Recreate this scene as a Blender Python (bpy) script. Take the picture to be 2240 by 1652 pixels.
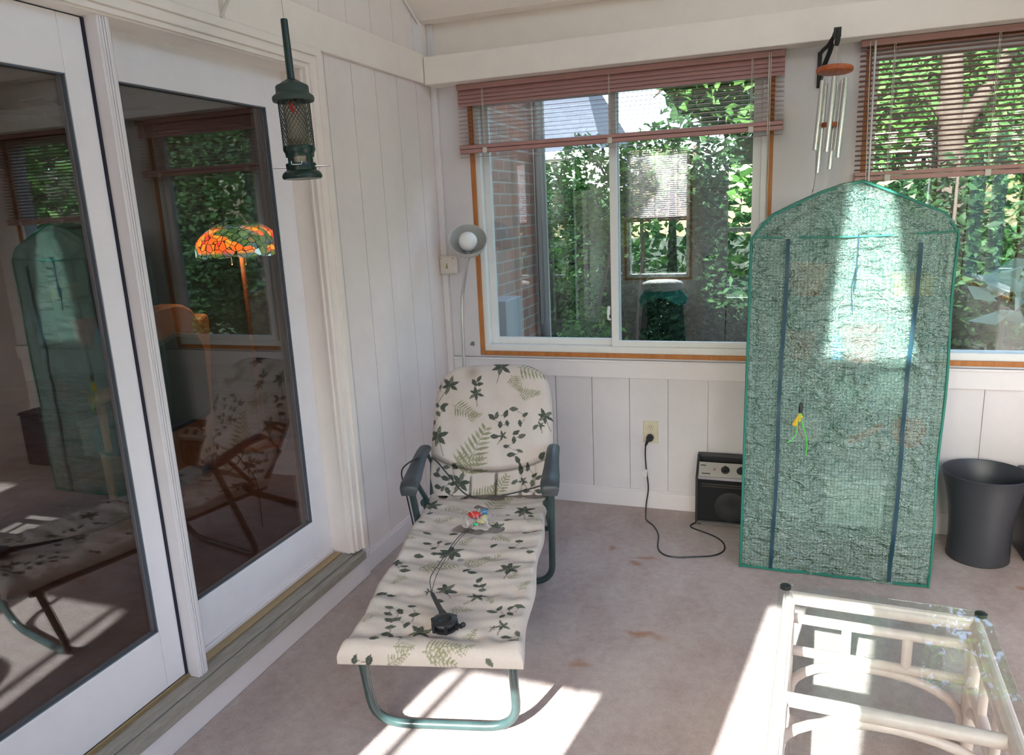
import bpy, math, random
import numpy as np
from mathutils import Vector, Matrix

scene = bpy.context.scene
for o in list(bpy.data.objects):
    bpy.data.objects.remove(o)

# ------------------------------------------------------------------ camera
cam_data = bpy.data.cameras.new('camera')
cam = bpy.data.objects.new('camera', cam_data)
scene.collection.objects.link(cam)
cam_data.sensor_fit = 'HORIZONTAL'
cam_data.sensor_width = 36.0
cam_data.lens = 36.0 * 1611.53 / 2240.0
cam_data.clip_start = 0.02
cam_data.clip_end = 200
RIGHT = Vector((0.94151522, 0.33389942, -0.04539004))
UP = Vector((-0.03193684, 0.22251417, 0.97440622))
FWD = Vector((-0.3354536, 0.91596868, -0.22016417))
cam.matrix_world = Matrix(((RIGHT.x, UP.x, -FWD.x, 1.76234),
                           (RIGHT.y, UP.y, -FWD.y, -3.79007),
                           (RIGHT.z, UP.z, -FWD.z, 1.60990), (0, 0, 0, 1)))
scene.camera = cam

# ------------------------------------------------------------------ world, sun, exposure
world = bpy.data.worlds.new('daylight')
scene.world = world
world.use_nodes = True
nt = world.node_tree
nt.nodes.clear()
w_out = nt.nodes.new('ShaderNodeOutputWorld')
w_bg = nt.nodes.new('ShaderNodeBackground')
w_sky = nt.nodes.new('ShaderNodeTexSky')
w_sky.sky_type = 'NISHITA'
w_sky.sun_disc = False
w_sky.sun_elevation = math.radians(31.5)
w_sky.sun_rotation = math.radians(189)
w_sky.air_density = 1.0
w_sky.dust_density = 2.5
w_mix = nt.nodes.new('ShaderNodeMixRGB')
w_mix.inputs[0].default_value = 0.55
w_mix.inputs[2].default_value = (0.345, 0.31, 0.325, 1)
nt.links.new(w_sky.outputs[0], w_mix.inputs[1])
nt.links.new(w_mix.outputs[0], w_bg.inputs[0])
w_bg.inputs[1].default_value = 2.5
nt.links.new(w_bg.outputs[0], w_out.inputs[0])

SUN_DIR = Vector((0.16, 1.0, -0.62)).normalized()
sun_data = bpy.data.lights.new('sun', 'SUN')
sun_data.energy = 30.0
sun_data.angle = math.radians(0.6)
sun_data.color = (1.0, 0.955, 0.915)
sun = bpy.data.objects.new('sun', sun_data)
scene.collection.objects.link(sun)
sun.location = (0, -12, 9)
sun.rotation_euler = SUN_DIR.to_track_quat('-Z', 'Y').to_euler()

scene.view_settings.view_transform = 'Standard'
scene.view_settings.look = 'None'
scene.view_settings.gamma = 1.0
scene.view_settings.use_curve_mapping = False
scene.view_settings.exposure = 0.55
scene.cycles.max_bounces = 10
scene.cycles.diffuse_bounces = 5
scene.cycles.glossy_bounces = 4
scene.cycles.transmission_bounces = 4
scene.cycles.transparent_max_bounces = 24
scene.cycles.caustics_reflective = False
scene.cycles.caustics_refractive = False
scene.cycles.sample_clamp_indirect = 6.0
scene.cycles.use_denoising = True
scene.cycles.use_adaptive_sampling = True
scene.cycles.adaptive_threshold = 0.03


def portal(loc, rot, sx, sy):
    d = bpy.data.lights.new('window_portal', 'AREA')
    d.shape = 'RECTANGLE'
    d.size = sx
    d.size_y = sy
    d.cycles.is_portal = True
    o = bpy.data.objects.new('window_portal', d)
    scene.collection.objects.link(o)
    o.location = loc
    o.rotation_euler = rot


H90 = math.pi / 2
# area portals sit in the openings and only guide sky sampling, they emit nothing
portal((0.96, 0.14, 1.53), (-H90, 0, 0), 1.48, 1.37)      # north window
portal((2.585, 0.14, 1.53), (-H90, 0, 0), 0.93, 1.37)
portal((0.51, -4.14, 1.53), (H90, 0, 0), 0.80, 1.37)     # south
portal((1.47, -4.14, 1.30), (H90, 0, 0), 0.36, 1.40)
portal((2.62, -4.14, 1.53), (H90, 0, 0), 0.98, 1.37)
portal((3.44, -1.10, 1.53), (0, H90, 0), 1.37, 1.50)    # east
portal((3.44, -2.90, 1.53), (0, H90, 0), 1.37, 1.50)
portal((3.44, -2.35, 3.32), (0, H90, 0), 1.00, 2.5)

# ------------------------------------------------------------------ materials
MATS = {}


class NT:
    """small node helper"""
    def __init__(self, name):
        self.m = bpy.data.materials.new(name)
        self.m.use_nodes = True
        self.t = self.m.node_tree
        self.t.nodes.clear()
        self.out = self.n('ShaderNodeOutputMaterial')

    def n(self, kind, **kw):
        nd = self.t.nodes.new(kind)
        for k, v in kw.items():
            setattr(nd, k, v)
        return nd

    def l(self, a, b):
        self.t.links.new(a, b)

    def coord(self, scale=1.0, which='Object'):
        c = self.n('ShaderNodeTexCoord')
        mp = self.n('ShaderNodeMapping')
        if not isinstance(scale, (tuple, list)):
            scale = (scale,) * 3
        mp.inputs['Scale'].default_value = scale
        self.l(c.outputs[which], mp.inputs[0])
        return mp.outputs[0]

    def noise(self, vec, scale, detail=4, rough=0.55):
        nd = self.n('ShaderNodeTexNoise')
        nd.inputs['Scale'].default_value = scale
        nd.inputs['Detail'].default_value = detail
        nd.inputs['Roughness'].default_value = rough
        self.l(vec, nd.inputs['Vector'])
        return nd.outputs['Fac']

    def ramp(self, fac, stops):
        r = self.n('ShaderNodeValToRGB')
        el = r.color_ramp.elements
        while len(el) < len(stops):
            el.new(0.5)
        for e, (p, c) in zip(el, stops):
            e.position = p
            e.color = (c[0], c[1], c[2], 1) if not isinstance(c, float) else (c, c, c, 1)
        self.l(fac, r.inputs[0])
        return r.outputs[0]

    def mixc(self, fac, a, b):
        m = self.n('ShaderNodeMixRGB')
        for i, v in enumerate((fac, a, b)):
            if hasattr(v, 'is_linked') or hasattr(v, 'links'):
                self.l(v, m.inputs[i])
            elif isinstance(v, (tuple, list)):
                m.inputs[i].default_value = (v[0], v[1], v[2], 1)
            else:
                m.inputs[i].default_value = v
        return m.outputs[0]

    def math(self, op, a, b=0.0):
        m = self.n('ShaderNodeMath', operation=op)
        for i, v in enumerate((a, b)):
            if hasattr(v, 'links'):
                self.l(v, m.inputs[i])
            else:
                m.inputs[i].default_value = v
        return m.outputs[0]

    def bump(self, height, strength=0.3, dist=0.002):
        b = self.n('ShaderNodeBump')
        b.inputs['Strength'].default_value = strength
        b.inputs['Distance'].default_value = dist
        self.l(height, b.inputs['Height'])
        return b.outputs[0]

    def principled(self, color, rough=0.5, metal=0.0, spec=0.5, normal=None, **kw):
        p = self.n('ShaderNodeBsdfPrincipled')
        if hasattr(color, 'links'):
            self.l(color, p.inputs['Base Color'])
        else:
            p.inputs['Base Color'].default_value = (*color, 1)
        if hasattr(rough, 'links'):
            self.l(rough, p.inputs['Roughness'])
        else:
            p.inputs['Roughness'].default_value = rough
        p.inputs['Metallic'].default_value = metal
        p.inputs['Specular IOR Level'].default_value = spec
        if normal is not None:
            self.l(normal, p.inputs['Normal'])
        for k, v in kw.items():
            p.inputs[k].default_value = v
        return p

    def finish(self, shader):
        self.l(shader.outputs[0] if hasattr(shader, 'outputs') else shader, self.out.inputs[0])
        return self.m


def plain(name, color, rough=0.5, metal=0.0, spec=0.5, var=0.06, nscale=18.0, bump=0.0, **kw):
    if name in MATS:
        return MATS[name]
    t = NT(name)
    v = t.coord(1.0)
    f = t.noise(v, nscale)
    lo = tuple(c * (1 - var) for c in color)
    hi = tuple(min(1, c * (1 + var)) for c in color)
    col = t.ramp(f, [(0.3, lo), (0.7, hi)])
    nrm = t.bump(t.noise(v, nscale * 8), bump, 0.002) if bump else None
    MATS[name] = t.finish(t.principled(col, rough, metal, spec, nrm, **kw))
    return MATS[name]


def mat_paint(name, color, dirt=0.10):
    t = NT(name)
    v = t.coord(1.0)
    f = t.noise(v, 1.7, 3)
    f2 = t.noise(v, 9.0, 6, 0.7)
    c1 = t.ramp(f, [(0.3, tuple(c * (1 - dirt) for c in color)), (0.7, color)])
    c2 = t.mixc(0.25, c1, t.ramp(f2, [(0.35, tuple(c * 0.86 for c in color)), (0.6, color)]))
    nrm = t.bump(t.noise(t.coord((60, 60, 12)), 3.0), 0.12, 0.002)
    return t.finish(t.principled(c2, 0.5, 0, 0.35, nrm))


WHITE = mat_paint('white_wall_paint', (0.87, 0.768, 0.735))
WHITE_N = mat_paint('cool_light_wall_white', (0.76, 0.70, 0.71))  # same white, with the cooler light on the north planks put into it
TRIM_UP = mat_paint('warm_light_trim_white', (0.90, 0.80, 0.735), 0.05)  # same white, the warm light up high mixed into the trim colour
TRIMW = mat_paint('white_trim_paint', (0.82, 0.755, 0.76), 0.06)
DOORW = mat_paint('white_door_paint', (0.85, 0.80, 0.815), 0.04)
CEILW = mat_paint('ceiling_paint', (0.94, 0.84, 0.77), 0.05)
VINYL = plain('white_vinyl', (0.80, 0.79, 0.78), 0.35, var=0.02)


def mat_carpet():
    t = NT('pink_beige_carpet')
    v = t.coord(1.0)
    big = t.noise(t.coord((1.0, 0.6, 1.0)), 4.2, 6, 0.68)
    mid = t.noise(v, 26.0, 5, 0.75)
    fine = t.noise(v, 240.0, 3, 0.7)
    base = t.ramp(big, [(0.36, (0.39, 0.285, 0.275)), (0.5, (0.54, 0.445, 0.435)), (0.64, (0.68, 0.60, 0.585))])
    c = t.mixc(0.5, base, t.ramp(mid, [(0.32, (0.37, 0.265, 0.25)), (0.65, (0.66, 0.57, 0.545))]))
    c = t.mixc(0.35, c, t.ramp(fine, [(0.35, (0.33, 0.26, 0.24)), (0.65, (0.66, 0.57, 0.53))]))
    # rusty stains worn into the pile
    tc = t.n('ShaderNodeTexCoord')
    warp = t.n('ShaderNodeTexNoise')
    warp.inputs['Scale'].default_value = 14.0
    t.l(tc.outputs['Object'], warp.inputs['Vector'])
    wv = t.n('ShaderNodeVectorMath', operation='MULTIPLY_ADD')
    t.l(warp.outputs['Color'], wv.inputs[0])
    wv.inputs[1].default_value = (0.09, 0.09, 0)
    t.l(tc.outputs['Object'], wv.inputs[2])
    for (x, y, rx, ry) in ((1.31, -1.25, 0.10, 0.028), (1.175, -0.68, 0.05, 0.03), (1.22, -0.62, 0.07, 0.02), (2.76, -0.51, 0.04, 0.03), (1.05, -0.55, 0.03, 0.03), (1.13, -1.50, 0.05, 0.025)):
        mp = t.n('ShaderNodeMapping', vector_type='POINT')
        mp.inputs['Location'].default_value = (-x / rx - 0.045 / rx, -y / ry - 0.045 / ry, 0)
        mp.inputs['Scale'].default_value = (1 / rx, 1 / ry, 0)
        t.l(wv.outputs[0], mp.inputs[0])
        g = t.n('ShaderNodeVectorMath', operation='LENGTH')
        t.l(mp.outputs[0], g.inputs[0])
        f = t.ramp(g.outputs['Value'], [(0.3, 0.8), (1.0, 0.0)])
        c = t.mixc(f, c, (0.42, 0.235, 0.15))
    nrm = t.bump(fine, 0.8, 0.006)
    return t.finish(t.principled(c, 0.95, 0, 0.1, nrm))


def mat_glass(name, tint, f0):
    """a pane: mirror share grows towards grazing angles, the rest passes straight through"""
    t = NT(name)
    geo = t.n('ShaderNodeNewGeometry')
    dot = t.n('ShaderNodeVectorMath', operation='DOT_PRODUCT')
    t.l(geo.outputs['Normal'], dot.inputs[0])
    t.l(geo.outputs['Incoming'], dot.inputs[1])
    a = t.math('ABSOLUTE', dot.outputs['Value'])
    p = t.math('POWER', t.math('SUBTRACT', 1.0, a), 5.0)
    fac = t.math('ADD', t.math('MULTIPLY', p, 1 - f0), f0)
    tr = t.n('ShaderNodeBsdfTransparent')
    tr.inputs[0].default_value = (*tint, 1)
    gl = t.n('ShaderNodeBsdfGlossy')
    gl.inputs['Color'].default_value = (0.96, 0.98, 1, 1)
    gl.inputs['Roughness'].default_value = 0.0
    mx = t.n('ShaderNodeMixShader')
    t.l(fac, mx.inputs[0])
    t.l(tr.outputs[0], mx.inputs[1])
    t.l(gl.outputs[0], mx.inputs[2])
    return t.finish(mx)


GLASS_W = mat_glass('window_glass', (0.85, 0.90, 0.90), 0.12)
GLASS_D = mat_glass('door_glass', (0.72, 0.72, 0.73), 0.105)
GLASS_T = mat_glass('table_glass', (0.95, 0.97, 0.96), 0.035)


def mat_wood(name, c1, c2, scale=(3, 3, 0.6), rough=0.45):
    t = NT(name)
    v = t.coord(scale)
    f = t.noise(v, 14.0, 6, 0.65)
    col = t.ramp(f, [(0.3, c1), (0.7, c2)])
    return t.finish(t.principled(col, rough, 0, 0.4, t.bump(f, 0.15, 0.001)))


ORANGE = mat_wood('orange_varnished_wood', (0.38, 0.125, 0.03), (0.56, 0.21, 0.055))
REDWOOD = mat_wood('red_brown_wood', (0.33, 0.075, 0.025), (0.52, 0.14, 0.05), (6, 1, 6))
OAK = mat_wood('tan_oak', (0.45, 0.20, 0.075), (0.62, 0.31, 0.13))
SILL = mat_wood('weathered_grey_sill', (0.25, 0.225, 0.19), (0.38, 0.345, 0.30), (8, 1, 8), 0.6)
BRASSY = plain('aged_gold_track', (0.42, 0.31, 0.17), 0.4, 0.6)
MAUVE = plain('dusty_pink_vinyl_slat', (0.43, 0.225, 0.205), 0.4, var=0.04)
CORDM = plain('cream_cord', (0.68, 0.62, 0.54), 0.8)
DGREEN = plain('dark_green_metal', (0.035, 0.062, 0.062), 0.28, 0.0, 0.6, var=0.2)
ARMM = plain('dark_slate_plastic', (0.045, 0.052, 0.058), 0.38, var=0.15)
BLACKP = plain('black_plastic', (0.015, 0.015, 0.018), 0.4)
BLACKM = plain('black_iron', (0.012, 0.013, 0.014), 0.6, bump=0.3)
GREYP = plain('charcoal_plastic', (0.036, 0.039, 0.048), 0.42, var=0.06)
CHROME = plain('brushed_aluminium', (0.72, 0.73, 0.74), 0.22, 1.0, var=0.04)
STEEL = plain('lamp_steel', (0.62, 0.62, 0.62), 0.3, 1.0)
LAMPW = plain('pale_grey_lamp_enamel', (0.55, 0.54, 0.52), 0.35)
BULB = plain('white_frosted_bulb', (0.82, 0.82, 0.84), 0.2, **{'Subsurface Weight': 0.2})
IVORY = plain('ivory_plastic', (0.66, 0.58, 0.42), 0.35, var=0.03)
CREAMB = plain('cream_plastic', (0.72, 0.65, 0.60), 0.4, var=0.04)
WICKER = plain('pale_pink_painted_rattan', (0.72, 0.60, 0.565), 0.38, var=0.08, nscale=30)
DKRUB = plain('black_rubber', (0.01, 0.01, 0.01), 0.5)
FEEDG = plain('dark_green_feeder_plastic', (0.005, 0.026, 0.020), 0.25, var=0.2)
REDP = plain('red_plastic', (0.62, 0.04, 0.03), 0.4)
BLUEP = plain('blue_plastic', (0.05, 0.28, 0.55), 0.4)
YELP = plain('yellow_plastic', (0.72, 0.50, 0.06), 0.4)
TERRA = plain('terracotta', (0.46, 0.13, 0.07), 0.8)
WHITEP = plain('white_plastic', (0.78, 0.78, 0.76), 0.4)
TEALC = plain('teal_cloth', (0.02, 0.30, 0.27), 0.85)
DKTEAL = plain('dark_drape_cloth', (0.015, 0.045, 0.045), 0.9)
PIPE = plain('green_binding_tape', (0.012, 0.17, 0.125), 0.5)
ZIPM = plain('blue_green_zip_tape', (0.003, 0.040, 0.066), 0.45)

# ------------------------------------------------------------------ mesh builder
DEF_NAMES = {}


class MB:
    def __init__(self):
        self.v = []
        self.f = []
        self.mi = []

    def add(self, vs, fs, mi=0):
        b = len(self.v)
        self.v.extend([tuple(p) for p in vs])
        self.f.extend([tuple(i + b for i in q) for q in fs])
        self.mi.extend([mi] * len(fs))
        return self

    def box(self, a, b, mi=0):
        (x0, y0, z0), (x1, y1, z1) = a, b
        x0, x1 = min(x0, x1), max(x0, x1)
        y0, y1 = min(y0, y1), max(y0, y1)
        z0, z1 = min(z0, z1), max(z0, z1)
        vs = [(x0, y0, z0), (x1, y0, z0), (x1, y1, z0), (x0, y1, z0), (x0, y0, z1), (x1, y0, z1), (x1, y1, z1), (x0, y1, z1)]
        fs = [(0, 3, 2, 1), (4, 5, 6, 7), (0, 1, 5, 4), (1, 2, 6, 5), (2, 3, 7, 6), (3, 0, 4, 7)]
        return self.add(vs, fs, mi)

    def obox(self, c, ax, ay, az, mi=0):
        """oriented box: centre and three half-extent vectors"""
        c, ax, ay, az = map(Vector, (c, ax, ay, az))
        vs = []
        for k in (-1, 1):
            for (i, j) in ((-1, -1), (1, -1), (1, 1), (-1, 1)):
                vs.append(c + ax * i + ay * j + az * k)
        fs = [(0, 3, 2, 1), (4, 5, 6, 7), (0, 1, 5, 4), (1, 2, 6, 5), (2, 3, 7, 6), (3, 0, 4, 7)]
        return self.add(vs, fs, mi)

    def tube(self, pts, r, n=10, caps=True, mi=0, flat=1.0, up=None):
        pts = [Vector(p) for p in pts]
        rs = r if isinstance(r, (list, tuple)) else [r] * len(pts)
        vs, fs = [], []
        prev = None
        for i, p in enumerate(pts):
            d = (pts[min(i + 1, len(pts) - 1)] - pts[max(i - 1, 0)])
            if d.length < 1e-9:
                d = Vector((0, 0, 1))
            d.normalize()
            if prev is None:
                u = Vector(up) if up else (Vector((0, 0, 1)) if abs(d.z) < 0.9 else Vector((1, 0, 0)))
            else:
                u = prev
            u = (u - d * u.dot(d)).normalized()
            prev = u
            w = d.cross(u)
            for k in range(n):
                a = 2 * math.pi * k / n
                vs.append(p + u * math.cos(a) * rs[i] * flat + w * math.sin(a) * rs[i])
        for i in range(len(pts) - 1):
            for k in range(n):
                k2 = (k + 1) % n
                fs.append((i * n + k, i * n + k2, (i + 1) * n + k2, (i + 1) * n + k))
        if caps:
            fs.append(tuple(range(n - 1, -1, -1)))
            fs.append(tuple(range((len(pts) - 1) * n, len(pts) * n)))
        return self.add(vs, fs, mi)

    def lathe(self, prof, n=32, c=(0, 0, 0), axis=None, mi=0, closed=False):
        """prof: list of (r, h); revolved around axis through c"""
        ax = Vector(axis).normalized() if axis else Vector((0, 0, 1))
        u = ax.orthogonal().normalized() if axis else Vector((1, 0, 0))
        w = ax.cross(u)
        c = Vector(c)
        vs, fs = [], []
        for (r, h) in prof:
            for k in range(n):
                a = 2 * math.pi * k / n
                vs.append(c + ax * h + (u * math.cos(a) + w * math.sin(a)) * max(r, 1e-5))
        m = len(prof)
        for i in range(m - 1 if not closed else m):
            j = (i + 1) % m
            for k in range(n):
                k2 = (k + 1) % n
                fs.append((i * n + k, i * n + k2, j * n + k2, j * n + k))
        return self.add(vs, fs, mi)

    def prism(self, poly, d0, d1, plane='XZ', mi=0):
        """extrude a 2-D outline; plane XZ extrudes along Y, XY along Z, YZ along X"""
        def P(a, b, d):
            return {'XZ': (a, d, b), 'XY': (a, b, d), 'YZ': (d, a, b)}[plane]
        n = len(poly)
        vs = [P(a, b, d0) for a, b in poly] + [P(a, b, d1) for a, b in poly]
        fs = [tuple(range(n)), tuple(range(2 * n - 1, n - 1, -1))]
        for i in range(n):
            j = (i + 1) % n
            fs.append((i, i + n, j + n, j))
        return self.add(vs, fs, mi)

    def grid(self, fn, nu, nv, mi=0, closed_u=False):
        vs = [fn(i / (nu - 1 if not closed_u else nu), j / (nv - 1)) for j in range(nv) for i in range(nu)]
        fs = []
        for j in range(nv - 1):
            for i in range(nu - 1 if not closed_u else nu):
                i2 = (i + 1) % nu
                fs.append((j * nu + i, j * nu + i2, (j + 1) * nu + i2, (j + 1) * nu + i))
        return self.add(vs, fs, mi)

    def ball(self, c, r, sx=1, sy=1, sz=1, n=14, mi=0):
        c = Vector(c)
        m = n // 2 + 1
        vs = []
        for j in range(m):
            t = math.pi * j / (m - 1)
            for i in range(n):
                a = 2 * math.pi * i / n
                rr = max(math.sin(t), 1e-4)
                vs.append(c + Vector((rr * math.cos(a) * r * sx, rr * math.sin(a) * r * sy, math.cos(t) * r * sz)))
        fs = []
        for j in range(m - 1):
            for i in range(n):
                i2 = (i + 1) % n
                fs.append((j * n + i, (j + 1) * n + i, (j + 1) * n + i2, j * n + i2))
        return self.add(vs, fs, mi)

    def build(self, name, mats, parent=None, smooth=False, bevel=0.0, world=False):
        me = bpy.data.meshes.new(name)
        me.from_pydata(self.v, [], self.f)
        me.validate(verbose=False)
        if not isinstance(mats, (list, tuple)):
            mats = [mats]
        for m in mats:
            me.materials.append(m)
        if len(mats) > 1 and len(self.mi) == len(me.polygons):
            me.polygons.foreach_set('material_index', self.mi)
        # consistent outward normals
        import bmesh
        bm = bmesh.new()
        bm.from_mesh(me)
        if len(bm.faces) < 60000:
            bmesh.ops.recalc_face_normals(bm, faces=bm.faces)
        bm.to_mesh(me)
        bm.free()
        if smooth:
            me.polygons.foreach_set('use_smooth', [True] * len(me.polygons))
            me.set_sharp_from_angle(angle=math.radians(42))
        o = bpy.data.objects.new(name, me)
        scene.collection.objects.link(o)
        if parent is not None:
            o.parent = parent
            # children are modelled in world coordinates: cancel the parent's placement
            if not getattr(parent, 'get', None) or not parent.get('_local'):
                o.matrix_parent_inverse = world_of(parent).inverted()
        if bevel:
            b = o.modifiers.new('edge', 'BEVEL')
            b.width = bevel
            b.segments = 2
            b.limit_method = 'ANGLE'
        return o


def world_of(o):
    m = Matrix.LocRotScale(o.location, o.rotation_euler, o.scale)
    return m if o.parent is None else world_of(o.parent) @ o.matrix_parent_inverse @ m


def tag(o, label, cat, group=None, kind=None):
    if label:
        o['label'] = label
    if cat:
        o['category'] = cat
    if group:
        o['group'] = group
    if kind:
        o['kind'] = kind
    return o


def thing(name, label, cat, loc, rz=0.0, group=None):
    o = bpy.data.objects.new(name, None)
    o.empty_display_size = 0.05
    scene.collection.objects.link(o)
    o.location = loc
    o.rotation_euler = (0, 0, rz)
    return tag(o, label, cat, group)


def struct(o):
    o['kind'] = 'structure'
    return o


def fillet(pts, rad, seg=6):
    pts = [Vector(p) for p in pts]
    out = [pts[0]]
    rads = rad if isinstance(rad, (list, tuple)) else [rad] * len(pts)
    for i in range(1, len(pts) - 1):
        a, b, c = pts[i - 1], pts[i], pts[i + 1]
        r = rads[i]
        d1, d2 = (a - b), (c - b)
        r1 = min(r, d1.length * 0.49)
        r2 = min(r, d2.length * 0.49)
        p1, p2 = b + d1.normalized() * r1, b + d2.normalized() * r2
        for k in range(seg + 1):
            t = k / seg
            out.append(p1 * (1 - t) ** 2 + b * 2 * t * (1 - t) + p2 * t * t)
    out.append(pts[-1])
    return out


def spline(pts, seg=6):
    pts = [Vector(p) for p in pts]
    P = [pts[0] * 2 - pts[1]] + pts + [pts[-1] * 2 - pts[-2]]
    out = []
    for i in range(1, len(P) - 2):
        for k in range(seg):
            t = k / seg
            a, b, c, d = P[i - 1], P[i], P[i + 1], P[i + 2]
            out.append(0.5 * ((2 * b) + (c - a) * t + (2 * a - 5 * b + 4 * c - d) * t * t + (3 * b - a - 3 * c + d) * t ** 3))
    out.append(pts[-1])
    return out

# ------------------------------------------------------------------ the room shell
W = 3.30       # east wall
D = -4.00      # south wall
WT = 0.12      # wall thickness


def roof_z(y):
    return 2.571 if y > -0.12 else 2.571 + 0.55 * (-0.12 - y)


b = MB()
b.add([(-0.02, D - .15, 0), (W + .02, D - .15, 0), (W + .02, 0.02, 0), (-0.02, 0.02, 0),
       (-0.02, D - .15, -.12), (W + .02, D - .15, -.12), (W + .02, 0.02, -.12), (-0.02, 0.02, -.12)],
      [(0, 1, 2, 3), (7, 6, 5, 4), (0, 4, 5, 1), (1, 5, 6, 2), (2, 6, 7, 3), (3, 7, 4, 0)])
struct(b.build('floor', mat_carpet()))


def wall_xz(b, y0, y1, x0, x1, z0, z1, holes):
    """solid wall between y0 and y1 with rectangular holes (x0,x1,z0,z1) sorted by x, not overlapping"""
    x = x0
    for (a, c, d, e) in sorted(holes):
        if a > x:
            b.box((x, y0, z0), (a, y1, z1))
        if d > z0:
            b.box((a, y0, z0), (c, y1, d))
        if e < z1:
            b.box((a, y0, e), (c, y1, z1))
        x = c
    if x < x1:
        b.box((x, y0, z0), (x1, y1, z1))


# north wall
N_HOLES = [(0.222, 1.700, 0.851, 2.215), (2.120, 3.050, 0.851, 2.215)]
b = MB()
wall_xz(b, 0.0, WT, 0.0, W, 0.0, 2.70, N_HOLES)
x = 0.0
gx = 0.835 - 4 * 0.2035
edges = [gx + 0.2035 * i for i in range(0, 17)]
for i in range(len(edges) - 1):       # tongue and groove planks below the windows
    a, c = max(edges[i] + 0.002, 0.03), min(edges[i + 1] - 0.002, W)
    if c > a:
        b.box((a, -0.010, 0.0), (c, 0.0, 0.745))
b.box((0.035, -0.009, 0.74), (0.199, 0.0, 2.571))
b.box((1.723, -0.009, 0.74), (2.097, 0.0, 2.24))
b.box((3.073, -0.009, 0.74), (W, 0.0, 2.571))
b.box((0.199, -0.009, 0.74), (1.723, 0.0, 0.827))
b.box((2.097, -0.009, 0.74), (3.073, 0.0, 0.827))
b.box((0.199, -0.009, 2.24), (3.073, 0.0, 2.5715))
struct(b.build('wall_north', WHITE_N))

b = MB()
b.box((0.035, -0.024, 0.722), (W, -0.009, 0.818))
b.box((0.035, -0.030, 0.806), (W, -0.009, 0.818))
struct(b.build('trim_1', TRIMW, bevel=0.002))                 # apron board under the north windows
b = MB()
b.box((0.015, -0.024, 0.0), (W, -0.010, 0.092))
b.box((0.015, -0.019, 0.092), (W, -0.010, 0.100))
struct(b.build('baseboard_north', TRIMW, bevel=0.002))
b = MB()
b.box((0.024, -0.142, 2.260), (W, -0.0095, 2.395))
struct(b.build('trim_2', TRIM_UP, bevel=0.004))                 # boxed header beam
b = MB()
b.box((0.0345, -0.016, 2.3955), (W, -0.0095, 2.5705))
struct(b.build('upper_wall_warm_sheet', TRIM_UP))  # added sheet over the upper north wall, warm light put into its colour
b = MB()
b.box((0.0, -0.035, 0.0), (0.034, -0.0005, 2.571))
struct(b.build('trim_3', TRIMW, bevel=0.004))                 # corner post

# left (house) wall, tongue and groove
DY0, DY1 = -3.10, -1.17
b = MB()
b.box((-0.12, D, 0), (-0.012, DY0, 5.0))
b.box((-0.12, DY1, 0), (-0.012, 0.0, 5.0))
b.box((-0.12, DY0, 2.20), (-0.012, DY1, 5.0))
b.box((-0.12, DY0, 0.0), (-0.012, DY1, 0.10))
for k in range(0, 22):
    y1 = -0.198 - 0.2065 * (k - 1) - 0.002
    y0 = -0.198 - 0.2065 * k + 0.002
    y1 = min(y1, 0.0)
    if y0 > D:
        if y1 > DY1 + .05:
            b.box((-0.012, max(y0, -1.09), 0.0), (0.0, y1, 2.30))
        elif y1 < DY0 - .1:
            b.box((-0.012, y0, 0.0), (0.0, y1, 2.30))
        b.box((-0.012, y0, 2.30), (0.0, y1, 5.0))
struct(b.build('wall_west', WHITE))

b = MB()
b.box((0.0, D, 2.268), (0.021, -0.004, 2.412))
struct(b.build('trim_4', TRIM_UP, bevel=0.003))                 # header board on the house wall
b = MB()
b.box((0.0005, -1.078, 0.0), (0.016, -0.036, 0.088))
b.box((0.0005, -1.078, 0.088), (0.011, -0.036, 0.098))
struct(b.build('baseboard_west', TRIMW, bevel=0.002))

# door casing (stepped)
b = MB()
for (y0, y1, xx) in ((-1.175, -1.155, 0.012), (-1.155, -1.118, 0.022), (-1.118, -1.085, 0.032)):
    b.box((0.0, y0, 0.145), (xx, y1, {0.012: 2.2065, 0.022: 2.2375, 0.032: 2.2655}[xx]))
for (z0, z1, xx) in ((2.190, 2.207, 0.012), (2.207, 2.238, 0.022), (2.238, 2.266, 0.032)):
    b.box((0.0, D + .4, z0), (xx - 0.0004, {0.012: -1.1555, 0.022: -1.1185, 0.032: -1.0855}[xx], z1))
b.box((-0.115, DY1 - 0.004, 0.145), (0.0, DY1 + 0.018, 2.20))          # jamb
b.box((-0.115, DY1 - 0.003, 0.145), (-0.098, DY1, 2.185))
b.box((-0.115, DY0, 2.185), (0.0, DY1, 2.205))                 # head jamb
b.box((-0.018, DY1 - 0.012, 0.145), (-0.008, DY1, 2.185))
struct(b.build('trim_5', TRIM_UP, bevel=0.0015))

# raised sill and riser
b = MB()
b.box((-0.20, -3.15, 0.10), (0.004, -1.155, 0.138))
b.box((0.008, -3.15, 0.10), (0.040, -1.120, 0.134))
struct(b.build('trim_6', SILL, bevel=0.002))
b = MB()
b.box((-0.06, -3.15, 0.1375), (-0.052, -2.11, 0.150))
b.box((-0.095, -3.15, 0.1375), (-0.05, -1.18, 0.144))
struct(b.build('trim_7', BRASSY))
b = MB()
b.box((0.0, -3.25, 0.0), (0.030, -1.080, 0.122))
b.box((-0.105, -2.10, 0.138), (-0.088, -1.18, 0.160))
struct(b.build('trim_8', TRIMW, bevel=0.004))

# centre post between the two doors
b = MB()
b.box((-0.095, -2.108, 0.138), (-0.014, -2.066, 2.20))
for yy in (-2.097, -2.088, -2.079):
    b.box((-0.014, yy - 0.0028, 0.138), (-0.0105, yy + 0.0028, 2.20))
struct(b.build('trim_9', TRIMW, bevel=0.0015))


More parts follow.
